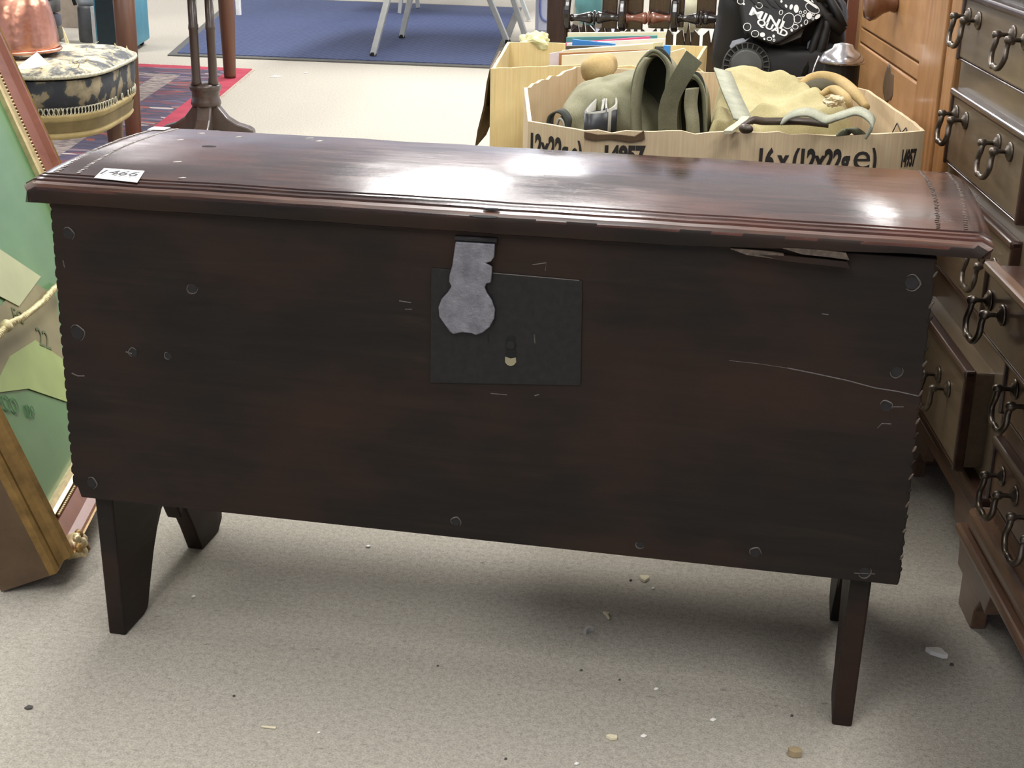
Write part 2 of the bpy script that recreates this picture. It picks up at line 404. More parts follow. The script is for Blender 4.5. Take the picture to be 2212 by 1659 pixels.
obj('pin', La([(.0006, 0), (.0055, 0), (.005, .001), (.002, .0012)], 10, Matrix.Translation(on_front(1104, 744)+V((0, -.0021, 0))) @ Matrix.Rotation(pi/2, 4, 'X')), PLATE, kh)
for px in (1055, 1155): obj('slot', Tu([on_front(px, 722)+V((0, -.0016, 0)), on_front(px+1, 740)+V((0, -.0016, 0))], .0009, 5), RIM if px > 1100 else BLACK, lp)
hz = [(987, 519), (1072, 524), (1070, 552), (1063, 562), (1052, 565), (1066, 573), (1065, 590), (1063, 607), (1053, 609), (1050, 618), (1055, 630), (1065, 645), (1072, 665), (1070, 685), (1060, 703), (1045, 715), (1030, 720), (1022, 716), (1000, 714), (982, 718), (975, 713), (962, 695), (952, 680), (950, 660), (957, 642), (970, 628), (978, 615), (973, 605), (974, 590), (980, 570)]
hb = Pr([on_front(*p)+V((0, -.004, 0)) for p in hz], (0, -.0035, 0))
hs = obj('hasp', hb, IRON, cof, bevel=.0012); hs['label'] = 'pale grey pitted iron hasp with rounded end'
obj('hasp_hinge', Tu([on_front(984, 517)+V((0, -.001, .001)), on_front(1075, 522)+V((0, -.001, .001))], .004, 10), PLATE, hs)

# end planks cut into feet
def end_plank(xb, xt, inner, name='end_plank'):
    """outline in depth and height; the plank leans from xb at the floor to xt at the lid"""
    zt = H-.027
    pts = [(.023, .0), (.080, .0), (.092, .003), (.097, .010), (.108, .035), (.124, .068), (.145, .100), (.163, .120), (.180, .128), (.198, .118), (.212, .098), (.223, .076),
           (.227, .098), (.236, .086), (.258, .045), (.278, .0), (.340, .0), (.358, .016), (.362, .05), (.362, .2), (.362, zt), (.023, zt)]
    bm = bmesh.new()
    def X(z): return xb+(xt-xb)*min(1, z/.25)
    a = [bm.verts.new((X(z), y, z)) for y, z in pts]; b = [bm.verts.new((X(z)+inner*.024, y, z)) for y, z in pts]
    n = len(pts)
    bm.faces.new(a); bm.faces.new(b[::-1])
    for i in range(n): bm.faces.new((a[i], b[i], b[(i+1) % n], a[(i+1) % n]))
    o = obj(name, bm, PANM, cof, bevel=.0025); return o
end_plank(-.499, -.506, 1); end_plank(.4655, .4735, -1)
obj('back_panel', Bx((-.515, .362, .204), (.495, .375, H-.024)), PANM, cof)
obj('bottom_board', Bx((-.482, .030, .206), (.449, .361, .222)), PANM, cof)

# ================================================================== DRAWERS DOWN THE RIGHT SIDE
AL = radians(-8); U3 = V((sin(AL), cos(AL), 0)); N3 = V((-cos(AL), sin(AL), 0)); ZU = V((0, 0, 1))
def fM(O):            # local x = along the front going back, local y = out of the front, local z = up
    return Matrix(((U3.x, N3.x, 0, O[0]), (U3.y, N3.y, 0, O[1]), (0, 0, 1, 0), (0, 0, 0, 1)))
MAHOG = wood('old_mahogany', (.115, .086, .055), (.17, .126, .08), .34, (1, 6, 9), 8, .08, coat=.3)
MAHOGD = wood('dark_mahogany', (.030, .015, .011), (.055, .026, .018), .3, (1, 6, 9), 8, .1, coat=.4)
MAHOGR = wood('red_mahogany', (.105, .058, .036), (.16, .09, .055), .32, (1, 6, 9), 8, .08, coat=.3)
BRASS = plain('dull_brass', (.15, .125, .10), .36, .85, var=.35, scale=90)
def handle_bm():
    rose = La([(.001, 0), (.013, 0), (.0135, .002), (.011, .004), (.0095, .0035), (.008, .006), (.005, .0065), (.004, .008)], 18)
    bmesh.ops.transform(rose, matrix=Matrix.Rotation(-pi/2, 4, 'X'), verts=rose.verts)
    post = La([(.003, .0), (.003, .016), (.0055, .019), (.0062, .023), (.0045, .028), (.001, .0295)], 14)
    bmesh.ops.transform(post, matrix=Matrix.Rotation(-pi/2, 4, 'X'), verts=post.verts)
    me = [bpy.data.meshes.new(n) for n in ('rose', 'post')]
    for b, m in zip((rose, post), me):
        bmesh.ops.recalc_face_normals(b, faces=b.faces); b.to_mesh(m); b.free(); m.materials.append(BRASS)
        for p in m.polygons: p.use_smooth = True
    return me
ROSE, POST = handle_bm()
pb = Tu(cr([(.031, .022, 0), (.028, .024, -.010), (.032, .026, -.024), (.023, .028, -.036), (.011, .029, -.040), (0, .030, -.0375), (-.011, .029, -.040), (-.023, .028, -.036), (-.032, .026, -.024), (-.028, .024, -.010), (-.031, .022, 0)], 4), .0042, 8)
BAIL = bpy.data.meshes.new('bail'); bmesh.ops.recalc_face_normals(pb, faces=pb.faces); pb.to_mesh(BAIL); pb.free(); BAIL.materials.append(BRASS)
for p in BAIL.polygons: p.use_smooth = True
def drop_handle(parent, t_, y, z, k=1.0):
    """swan-neck drop handle, a sub-part of its drawer"""
    base = None
    def add(name, me, M, par):
        o = bpy.data.objects.new(name, me); COL.objects.link(o); o.parent = par; o.matrix_basis = M; return o
    S_ = Matrix.Diagonal((k, 1, k, 1))
    add('handle_bail', BAIL, Matrix.Translation((t_, y, z)) @ S_, parent)
    for s in (-1, 1):
        add('handle_rose', ROSE, Matrix.Translation((t_+s*.031*k, y, z)), parent)
        add('handle_post', POST, Matrix.Translation((t_+s*.031*k, y, z)), parent)
def drawer(parent, t0, t1, z0, z1, out, depth, handles, m, lip=.012, hz=None, dark=None, k=1.0):
    d = obj('drawer', Bx((t0, out-depth, z0+.004), (t1, out, z1-.004)), m, parent, bevel=.003)
    # lipped moulding round the drawer front
    for a, b in (((t0-.006, out-.012, z1-lip), (t1+.006, out+.006, z1)), ((t0-.006, out-.012, z0), (t1+.006, out+.0006, z0+lip*.3))):
        obj('moulding', Bx(a, b), dark or MAHOGD, d, bevel=.004, seg=3)
    for a, b in (((t0-.006, out-.012, z0), (t0+.002, out+.004, z1)), ((t1-.002, out-.012, z0), (t1+.006, out+.004, z1))):
        obj('moulding', Bx(a, b), dark or MAHOGD, d, bevel=.003, seg=2)
    for h in handles: drop_handle(d, h, out, hz if hz else (z0+z1)/2+.02, k)
    return d
def chest(name, label, O, t0, t1, top, depth, base=.11):
    c = thing(name, label, 'chest of drawers'); c.matrix_world = fM(O); return c
# -- brown chest with drop handles and its bottom drawer pulled out
A = chest('chest_of_drawers', 'brown mahogany chest with brass drop handles, bottom drawer pulled out, between coffer and oak drawers', (.636, .5), 0, 0, 0, 0)
obj('carcass', Bx((-.075, -.44, .10), (.385, -.004, .83)), MAHOG, A, bevel=.002)
obj('top_board', Bx((-.09, -.45, .83), (.395, .02, .855)), MAHOG, A, bevel=.006)
for z0, z1, out, hz in ((.693, .798, .006, .762), (.530, .650, .006, .614), (.364, .508, .006, .452)):
    drawer(A, -.05, .362, z0, z1, out, .3, (.300, .052), MAHOG, hz=hz)
drawer(A, -.018, .362, .158, .312, .034, .4, (.292, .098), MAHOG, hz=.252)
obj('base_moulding', Bx((-.082, -.44, .112), (.392, .016, .148)), MAHOGD, A, bevel=.010, seg=3)
def bracket(parent, t0, t1, y0, y1, z1, m, cut=True):
    pts = [(t0, 0), (t0+.07, 0), (t0+.075, .03), (t0+.095, .055), (t0+.12, .05), (t0+.135, .085), (t1-.135, .085), (t1-.12, .05), (t1-.095, .055), (t1-.075, .03), (t1-.07, 0), (t1, 0), (t1, z1), (t0, z1)]
    return obj('bracket_foot', Pr([(a, y0, b) for a, b in pts], (0, y1-y0, 0)), m, parent, bevel=.002)
bracket(A, -.075, .385, -.012, .006, .113, MAHOGR)
for tt in (-.075, .367): obj('end_foot', Bx((tt, -.44, 0), (tt+.018, -.012, .11)), MAHOGR, A)
# -- redder chest at the frame edge
B = chest('chest_of_drawers', 'red mahogany chest on shaped bracket feet with top drawer left open', (.634, .372), 0, 0, 0, 0)
obj('carcass', Bx((-.62, -.44, .112), (-.024, -.004, .56)), MAHOGR, B, bevel=.002)
obj('top_board', Bx((-.635, -.45, .56), (-.03, -.02, .58)), MAHOGR, B, bevel=.005)
drawer(B, -.30, -.040, .182, .272, .006, .3, (-.115, -.24), MAHOGR, hz=.235)
drawer(B, -.60, -.330, .182, .272, .006, .3, (-.40, -.53), MAHOGR, hz=.235)
drawer(B, -.60, -.040, .304, .394, .006, .3, (-.115, -.5), MAHOGR, hz=.355)
drawer(B, -.60, -.028, .412, .506, .045, .3, (-.085, -.5), MAHOGD, hz=.462, dark=MAHOGR)
obj('base_moulding', Bx((-.63, -.44, .120), (.006, .020, .152)), MAHOGR, B, bevel=.012, seg=3)
obj('base_bead', Bx((-.63, -.44, .106), (.016, .030, .121)), MAHOGR, B, bevel=.006, seg=3)
bracket(B, -.62, .0, -.006, .014, .11, MAHOGR)
obj('end_foot', Bx((-.02, -.44, 0), (0, -.006, .106)), MAHOGR, B)
# -- golden oak drawers further back
OAK = wood('golden_oak', (.36, .185, .07), (.50, .27, .115), .45, (1, 5, 1.6), 10, .12, coat=.15)
OAKS = wood('oak_stile', (.28, .135, .045), (.48, .25, .10), .4, (9, 9, 1), 7, .2, coat=.2)
OK = thing('oak_drawer_unit', 'golden oak bank of drawers with turned wooden knob, behind the cardboard carton', 'chest of drawers'); OK.matrix_world = fM((.636, .5))
obj('carcass', Bx((.412, -.45, .0), (1.31, -.012, .98)), OAKS, OK, bevel=.003)
obj('stile', Bx((.412, -.02, .0), (.475, .0, .98)), OAKS, OK, bevel=.004)
obj('stile', Bx((.482, -.02, .0), (.645, .004, .98)), OAKS, OK, bevel=.003)
obj('stile', Bx((1.265, -.02, .0), (1.31, .0, .98)), OAKS, OK, bevel=.004)
obj('rail', Bx((.645, -.02, .618), (1.265, -.002, .646)), OAK, OK, bevel=.002)
obj('rail', Bx((.645, -.02, .30), (1.265, -.002, .33)), OAK, OK, bevel=.002)
for z0, z1 in ((.650, .90), (.334, .614), (.06, .296)):
    d = obj('drawer', Bx((.650, -.30, z0), (1.260, .0, z1)), OAK, OK, bevel=.003)
    if z0 > .6:
        for tt in (.90,):
            o = obj('knob', La([(.014, 0), (.018, .004), (.015, .014), (.020, .026), (.031, .040), (.034, .050), (.028, .060), (.010, .064)], 22, Matrix.Translation((tt, 0, .73)) @ Matrix.Rotation(-pi/2, 4, 'X')), wood('knob_walnut', (.13, .055, .03), (.2, .09, .05), .3, (3, 3, 3), 12, .05, coat=.5), d, smooth=True)
            o['label'] = 'dark turned wooden knob'
    elif z0 > .3:
        obj('knob_stain', blob((.905, .0, .575), (.05, .0012, .035), nz=.4, fs=40, seed=4, nu=18, nv=10), plain('handled_stain', (.13, .08, .04), .6), d, smooth=True)
        obj('knob_peg', La([(.008, 0), (.008, .045), (.006, .047)], 12, Matrix.Translation((.885, 0, .525)) @ Matrix.Rotation(-pi/2, 4, 'X')), OAK, d)
obj('moulding', Bx((.475, -.02, 0), (.482, -.005, .98)), MAHOGD, OK)
red = tag(obj('wooden_post', Bx((.44, 2.12, 0), (.52, 2.18, .95)), wood('red_brown_wood', (.10, .035, .02), (.15, .055, .03), .4, (9, 9, 1), 6, .1), bevel=.006), 'upright red-brown wooden post behind the oak drawers', 'post')

# ================================================================== LEANING FRAME ON THE LEFT
DD = V((-.252, .968, 0)).normalized(); NH = V((-DD.y, DD.x, 0)); TH = radians(19.5)
SS = NH*sin(TH)+ZU*cos(TH); NN = DD.cross(SS)
A0 = Zp(105, 1095, .098)
PF = thing('framed_picture', 'mahogany and gilt picture frame with green glazed panel leaning beside the coffer', 'picture')
MF = Matrix(((DD.x, SS.x, NN.x, A0.x), (DD.y, SS.y, NN.y, A0.y), (DD.z, SS.z, NN.z, A0.z), (0, 0, 0, 1)))
PF.matrix_world = MF
GILT = plain('gilt_slip', (.62, .50, .28), .38, .55, var=.2, scale=60)
GILTD = plain('old_gilt', (.24, .145, .045), .45, .5, var=.4, scale=30, bump=.1)
FMAH = wood('frame_mahogany', (.17, .055, .032), (.24, .085, .05), .3, (3, 3, 3), 7, .05, coat=.6)
FBACK = wood('frame_side_wood', (.075, .045, .022), (.12, .075, .036), .7, (2, 2, 2), 10, .2)
OW, OH, FWD = .575, .95, .083           # opening and frame width
def rail(name, segs):                    # mitred strips between two profile offsets; segs = [(w0,h0,w1,h1,mat)]
    pass
def strip(side, prof_pts, m, name, parent):
    """closed profile (w outward, h out of the face) swept along one mitred side"""
    bm = bmesh.new(); ends = []
    for e in (0, 1):
        ring = []
        for w_, h_ in prof_pts:
            if side == 'b': x, y = (-w_ if e == 0 else OW+w_), -w_
            if side == 't': x, y = (-w_ if e == 0 else OW+w_), OH+w_
            if side == 'l': x, y = -w_, (-w_ if e == 0 else OH+w_)
            if side == 'r': x, y = OW+w_, (-w_ if e == 0 else OH+w_)
            ring.append(bm.verts.new((x, y, h_)))
        ends.append(ring)
    n = len(prof_pts)
    for i in range(n): bm.faces.new((ends[0][i], ends[1][i], ends[1][(i+1) % n], ends[0][(i+1) % n]))
    bm.faces.new(ends[0][::-1]); bm.faces.new(ends[1])
    return obj(name, bm, m, parent)
BODY = [(.012, -.085), (.072, -.085), (.072, -.012), (.064, -.006), (.012, -.006)]
for sd, nm in (('b', 'bottom_rail'), ('t', 'top_rail'), ('l', 'stile'), ('r', 'stile')):
    r_ = strip(sd, BODY, FBACK, nm, PF)
    strip(sd, [(0, -.006), (.013, -.006), (.013, .006), (.010, .008), (.006, .004), (.0, .002)], GILT, 'gilt_slip', r_)
    strip(sd, [(.021, -.006), (.055, -.006), (.055, .026), (.051, .025), (.041, .016), (.021, .008)], FMAH, 'mahogany_band', r_)
    strip(sd, [(.055, -.006), (.072, -.012), (.072, -.002), (.069, .003), (.065, .004), (.061, .012), (.060, .022), (.057, .028), (.055, .026)], GILTD, 'gilt_cove', r_)
    bm = bmesh.new(); L = OW if sd in 'bt' else OH
    n = int(L/.0062)
    for k in range(n):
        q = (k+.5)/n*L
        x, y = {'b': (q, -.017), 't': (q, OH+.017), 'l': (-.017, q), 'r': (OW+.017, q)}[sd]
        lathe(bm, [(.3, -.8), (1, 0), (.3, .85)], 6, Matrix.Translation((x, y, .006)) @ Matrix.Diagonal((.0027, .0027, .0035, 1)))
    o = obj('beading', bm, GILT, r_, smooth=True); o['kind'] = 'stuff'
o = obj('corner_rosette', La([(.001, -.02), (.017, -.02), (.019, .0), (.015, .008), (.009, .006), (.006, .011), (.001, .012)], 12, Matrix.Translation((-.026, -.058, .026))), GILT, PF, smooth=True)
for k in range(6):
    a = k*pi/3; obj('petal', blob((-.026+.013*cos(a), -.058+.013*sin(a), .030), (.0085, .0075, .006), nz=.2, fs=200, seed=k, nu=10, nv=8), GILTD if k % 2 else GILT, o, smooth=True)
t = NT('green_print'); v = t.coords(); f = t.noise(v, 3.2, 4); f2 = t.noise(t.coords((1, 5, 1), rot=(0, 0, .6)), 7, 4)
t.col(t.mix(t.ramp(f2, [(.5, '000000'), (.8, '707070')]), t.ramp(f, [(.3, (.040, .13, .045)), (.7, (.085, .21, .075))]), (.15, .25, .14)))
t.rough(.4); t.b.inputs['Coat Weight'].default_value = .25; t.b.inputs['Coat Roughness'].default_value = .15; GREEN = t.m
gp = obj('picture_panel', Bx((-.014, -.014, -.012), (OW+.014, OH+.014, -.006)), GREEN, PF)
gp['label'] = 'green glazed panel with paper and printing'
def onp(px, py, h=0):
    O = A0+NN*h; P = Pp(px, py, O, NN)-A0; return V((P.dot(DD), P.dot(SS), h))
CARD = plain('cream_card', (.36, .38, .22), .6, var=.1, scale=9); BRP = plain('brown_paper', (.19, .165, .085), .6, var=.25, scale=7); GP2 = plain('pale_green_paper', (.26, .33, .12), .6, var=.15, scale=7)
def sheet(name, pxs, m, h, th_=.0012): return obj(name, Pr([onp(*p, h) for p in pxs], (0, 0, th_)), m, gp)
sheet('brown_sheet', [(-40, 705), (55, 600), (120, 640), (135, 780), (90, 760), (-40, 830)], BRP, -.0058)
sheet('pale_sheet', [(20, 770), (75, 735), (140, 780), (148, 870), (60, 840), (-20, 850)], GP2, -.0052)
sheet('cream_card', [(-60, 500), (2, 541), (87, 598), (40, 662), (-60, 610)], CARD, -.0044)
GT = plain('green_ink', (.095, .115, .05), .7)
for s_, px, py, sz in (('EC', 30, 690, .03), ('22', 85, 745, .045), ('ECO', -5, 880, .035), ('09', 60, 900, .03)):
    p = onp(px, py, -.0036); text('printing', s_, sz, Matrix.Translation(p) @ Matrix.Rotation(-.55, 4, 'Z'), GT if py < 800 else plain('faint_green_ink', (.045, .14, .045), .7), gp, .0003)
ROPE = plain('gold_cord', (.52, .45, .24), .5, .2, var=.3, scale=200)
def rope(pxs, r=.0052):
    path = cr([onp(*p, .012) for p in pxs], 14); bm = bmesh.new(); n = len(path); L = [0]
    for a, b in zip(path, path[1:]): L.append(L[-1]+(b-a).length)
    for s_ in range(3):
        pts = []
        for i, p in enumerate(path):
            tg = (path[min(n-1, i+1)]-path[max(0, i-1)]).normalized(); q = tg.orthogonal().normalized(); q2 = tg.cross(q)
            a = L[i]/.020*2*pi+s_*2*pi/3; pts.append(p+(q*cos(a)+q2*sin(a))*r*.55)
        tube(bm, pts, r*.62, 6)
    return bm
o = obj('hanging_cord', rope([(-60, 800), (-15, 738), (8, 712), (20, 700), (55, 682), (92, 652), (118, 624), (150, 600)]), ROPE, PF, smooth=True)
o['label'] = 'twisted gold cord'
obj('cord_knot', blob(onp(14, 704, .014), (.010, .009, .009), nz=.3, fs=120, seed=3, nu=14, nv=10), ROPE, o, smooth=True)

# ================================================================== CARTONS BEHIND THE COFFER
def cardboard(name, c):
    t = NT(name); v = t.coords(); f = t.noise(v, 7, 4); st_ = t.noise(t.coords((60, 60, 2)), 5, 2)
    cc = lin(c)[:3]
    t.col(t.mix(.12, t.ramp(f, [(.3, tuple(x*.88 for x in cc)), (.7, tuple(min(1, x*1.1) for x in cc))]), t.ramp(st_, [(.3, '5a4a30'), (.7, 'ffffff')]), 'OVERLAY'))
    t.rough(.75); t.bump(st_, .12, .001); return t.m
CB = cardboard('corrugated_card', 'd3bc98'); CB2 = cardboard('yellowed_card', 'dcc892'); CB3 = cardboard('dark_torn_card', '5a452c'); CBI = cardboard('card_inside', 'b8a580')
def carton_walls(parent, pts, z, m, th=.006, names=None, ragged=()):
    n = len(pts); cx = sum((V(p) for p in pts), V((0, 0)))/n
    walls = []
    for i in range(n):
        a, b = V(pts[i]), V(pts[(i+1) % n]); d = (b-a).normalized(); nrm = V((-d.y, d.x))
        if nrm.dot(cx-a) < 0: nrm = -nrm
        L = (b-a).length; k = max(2, int(L/.02)); rag = .0007 if i not in ragged else .0032
        outl = [V((a.x, a.y, 0.002)), V((b.x, b.y, 0.002))]
        tops = []
        for s in range(k+1):
            p = b.lerp(a, s/k); tops.append(V((p.x, p.y, z+(random.uniform(-rag, rag) if 0 < s < k else 0))))
        walls.append(obj('wall_panel', Pr(outl+tops, (nrm.x*th, nrm.y*th, 0)), m, parent))
    return walls
ZB = .60
P1 = [(-.134, .973), (-.063, .638), (.033, .581), (.455, .684), (.531, .737), (.521, .819), (.462, 1.138), (.371, 1.283), (.166, 1.278), (-.092, 1.275)]
c1 = thing('cardboard_box', 'large eight-sided cardboard carton printed 16 x (12x22g e), holding canvas bags', 'box')
carton_walls(c1, P1, ZB, CB, ragged=(2, 7, 9))
obj('base_panel', Pr([V((x*.98+.004, y*.98+.02, .003)) for x, y in P1], (0, 0, .006)), CB, c1)
def on_wall(i, px, py, P=P1):
    a, b = V((*P[i], 0)), V((*P[(i+1) % len(P)], 0)); d = (b-a).normalized(); nrm = V((d.y, -d.x, 0))
    return Pp(px, py, a+nrm*.0006, nrm), d, nrm
def wall_text(s, i, px, py, size, px2, bold=.0, P=P1):
    """lettering with its baseline starting at one measured point and ending under another"""
    p, d, nrm = on_wall(i, px, py, P); p2 = on_wall(i, px2, py, P)[0]
    return text('printed_text', s, size, frame(p, d, ZU), INKB, c1, .0003, 1, bold, width=(p2-p).dot(d))
wall_text('16 x (12x22g', 2, 1632, 366, .044, 1828, .0020)
wall_text('e', 2, 1838, 366, .060, 1874, .0)
wall_text(')', 2, 1882, 366, .044, 1894, .0020)
wall_text('14957', 2, 1300, 352, .036, 1388, .0020)
wall_text('12x22g e)', 1, 1141, 336, .050, 1252, .0018)
wall_text('14957', 3, 1944, 360, .036, 1974, .0013)
# pencilled M inside the right wall
p = [Pp(px, py, V((.521-.008, .819, 0)), V((-.98, -.19, 0))) for px, py in ((1925, 292), (1938, 266), (1947, 288), (1957, 276), (1960, 290))]
obj('pencil_mark', Tu(p, .0010, 5), INKB, c1)
# torn front fold
p, d, nrm = on_wall(2, 1262, 284)
obj('torn_flap', Pr([p+d*x+ZU*z for x, z in ((0, .0), (.02, -.004), (.045, -.003), (.075, -.006), (.088, .003), (.09, -.010), (.07, -.014), (.04, -.010), (.015, -.012), (0, -.009))], nrm*.004), CB3, c1)
# second carton with booklets
P2 = [(-.239, 1.191), (-.085, 1.296), (.135, 1.305), (.135, 1.70), (-.296, 1.62)]
c2 = thing('cardboard_box', 'smaller yellowed cardboard carton with torn side flap, full of booklets', 'box')
carton_walls(c2, P2, ZB, CB2, ragged=(1,))
obj('base_panel', Pr([V((x, y, .003)) for x, y in P2], (0, 0, .006)), CB2, c2)
a, b = V((-.296, 1.62, ZB)), V((-.239, 1.191, ZB))
fl = [b+V((-.002, .01, -.002)), b+V((-.010, .02, -.03)), b+V((-.022, .05, -.08)), b+V((-.036, .06, -.13)), b+V((-.045, .08, -.165)), b+V((-.035, .12, -.15)), b+V((-.022, .17, -.10)), b+V((-.020, .22, -.07)), b.lerp(a, .7)+V((-.004, 0, -.004))]
o = obj('torn_flap', Pr(fl, (-.004, 0, .0)), CB3, c2); o['label'] = 'torn dark side flap hanging down'
# booklets
def booklet(label, y, pl_, pr_, c, th=.004, lean=0.0, cat='booklet'):
    """upright booklet: top-left and top-right in the picture, standing in the carton at depth y"""
    a, b = Yp(*pl_, y), Yp(*pr_, y+lean)
    h = .21; d = (b-a); side = V((d.y, -d.x, 0)).normalized()*th
    o = obj('booklet', Pr([a, b, b-ZU*h, a-ZU*h], side), plain('booklet_cover', c, .5, var=.06), bevel=.0006)
    return tag(o, label, cat, 'booklets standing in the carton')
for lab, y, a, b, c, th in (
    ('cream card folder, tallest and rearmost of the booklets', 1.58, (1227, 70), (1439, 68), 'e9e2bf', .006),
    ('teal edged booklet in front of the cream folder', 1.565, (1224, 80), (1420, 76), '4f8f8e', .004),
    ('pink edged booklet behind the blue one', 1.55, (1222, 92), (1405, 78), 'd2567f', .003),
    ('white booklet between pink and blue covers', 1.535, (1225, 93), (1438, 82), 'ece7da', .004),
    ('bright blue booklet with bowed cover', 1.52, (1237, 84), (1330, 94), '3f86cc', .005),
    ('black and tan paperback below the blue booklet', 1.50, (1224, 98), (1320, 98), '4a4335', .009),
    ('pale buff booklet leaning over the paperback', 1.485, (1230, 106), (1432, 90), 'd8cfa2', .006),
    ('bright blue booklet standing at the right end', 1.47, (1434, 97), (1449, 98), '3d8bd6', .008),
    ('dark grey slim folder beside the blue booklet', 1.478, (1415, 100), (1436, 100), '40443f', .006),
    ('off-white booklet with a curled top edge', 1.46, (1215, 108), (1412, 93), 'e6deb6', .007),
    ('lilac paper sheet at the left end of the booklets', 1.445, (1187, 115), (1218, 110), 'd9cfd6', .002),
    ('brown card folder under the front booklet', 1.43, (1208, 114), (1400, 106), 'a87a4e', .003),
    ('broad cream booklet with a line of print, foremost', 1.415, (1214, 119), (1430, 107), 'e8e2c6', .004)):
    booklet(lab, y, a, b, c, th)
tag(obj('paper_bundle', blob(Yp(1158, 92, 1.66)+V((0, 0, -.01)), (.035, .03, .03), e=.7, nz=.5, fs=40, seed=9), plain('pale_yellow_paper', 'd8d6a6', .7)), 'crumpled pale yellow paper at the back of the carton', 'paper')
tag(obj('wrapping_paper', Pr([Yp(px, py, 1.45) for px, py in ((1448, 112), (1478, 104), (1500, 140), (1530, 165), (1450, 180))], (0, .01, 0)), plain('cream_paper', 'dccba0', .7), bevel=.001), 'cream paper sheet sticking up behind the olive strap', 'paper')

# ---------------------------------------------------------------- canvas bags in the carton
OLV = fabric('olive_canvas', (.18, .175, .105), (.30, .29, .19), 12)
OLVD = fabric('mouth_shade_and_dark_strap', (.03, .034, .028), (.06, .065, .052), 12)
OLVB = fabric('olive_webbing', (.12, .125, .075), (.17, .17, .11), 30)
KHK = fabric('khaki_canvas', (.30, .26, .12), (.46, .40, .21), 9)
TANC = fabric('tan_canvas', (.38, .27, .11), (.52, .38, .18), 9)
WEB = fabric('grey_webbing', (.27, .28, .21), (.37, .37, .28), 40)
LEA = plain('black_leather', (.018, .02, .024), .38, var=.3, scale=60); GREYL = plain('strap_lining', (.33, .32, .27), .8, var=.15)
BROWNL = plain('brown_leather', (.05, .032, .018), .45, var=.4, scale=50)
ob = thing('canvas_bag', 'olive green canvas bag with open mouths and wide strap, in the carton', 'bag')
YB = .80
def yb(px, py, y=YB): return Yp(px, py, y)
cB = yb(1300, 268, .86)
obj('bag_body', blob(yb(1338, 232, .90)+V((0, .02, -.035)), (.080, .13, .088), e=.75, nz=.2, fs=13, seed=2, M=Matrix.Rotation(-.5, 4, 'Y')), OLV, ob, smooth=True, sub=1)
def mouth(pxs, y0, dy, m, mi, th=6):
    """open-ended canvas tube: arched rim seen from the front"""
    c = sum((V((*p, 0)) for p in pxs), V())/len(pxs)
    outer = cr([yb(px, py, y0) for px, py in pxs], 6)
    inn = cr([yb(px+(c.x-px)*.10, py+(c.y+30-py)*.07, y0) for px, py in pxs], 6)
    bm = bmesh.new(); n = len(outer)
    q = lambda pts, d: [bm.verts.new(p+V((0, d, 0))) for p in pts]
    o0, i0, o1, i1 = q(outer, 0), q(inn, 0), q([p+V((0, 0, -.03)) for p in outer], dy), q([p+V((0, 0, -.03)) for p in inn], dy)
    for a in range(n-1):
        bm.faces.new((o0[a], o0[a+1], i0[a+1], i0[a])); bm.faces.new((o0[a], o1[a], o1[a+1], o0[a+1]))
        bm.faces.new((i0[a], i0[a+1], i1[a+1], i1[a])); bm.faces.new((o1[a], i1[a], i1[a+1], o1[a+1]))
    for e in (0, n-1): bm.faces.new((o0[e], i0[e], i1[e], o1[e]))
    o = obj('bag_mouth', bm, m, ob, smooth=True)
    obj('edge_binding', Tu(outer, .0030, 6), OLVB, o, smooth=True)
    bm = Pr([p+V((0, dy*.45, 0)) for p in inn], (0, .004, 0)); obj('lining', bm, mi, o)  # dark sheet across the mouth; the shade of the hollow is in its colour
    return o
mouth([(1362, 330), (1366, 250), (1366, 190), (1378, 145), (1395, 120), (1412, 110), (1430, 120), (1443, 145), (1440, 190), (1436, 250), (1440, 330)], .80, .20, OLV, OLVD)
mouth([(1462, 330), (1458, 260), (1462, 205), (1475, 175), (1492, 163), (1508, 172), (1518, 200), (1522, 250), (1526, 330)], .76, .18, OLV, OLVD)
obj('bag_fold', ribbon(cr([yb(1376, 300, .785), yb(1374, 250, .785), yb(1376, 200, .785), yb(1386, 150, .79), yb(1402, 124, .80)], 6), (.010, .03, 0), .005), OLV, ob, smooth=True)
obj('bag_fold', ribbon(cr([yb(1498, 300, .74), yb(1496, 262, .74), yb(1492, 225, .745), yb(1496, 190, .75)], 6), (.016, .02, 0), .005), OLV, ob, smooth=True)
sp2 = cr([yb(1500, 122, .70), yb(1484, 146, .70), yb(1464, 180, .705), yb(1448, 215, .71), yb(1442, 250, .715), yb(1444, 300, .72)], 8)
o = obj('shoulder_strap', ribbon(sp2, [V((.025+.004*min(1, k/25), 0, -.017*(1-min(1, k/26)))) for k in range(len(sp2))], .004), OLVB, ob, smooth=False)
o['label'] = 'wide olive webbing strap end'
tr = tag(obj('canvas_roll', blob(yb(1292, 142, 1.06)+V((0, .02, -.006)), (.032, .05, .024), e=.8, nz=.25, fs=16, seed=5, M=Matrix.Rotation(-.25, 4, 'Y')), TANC, smooth=True, sub=1), 'tan canvas roll tucked behind the olive bag', 'canvas')
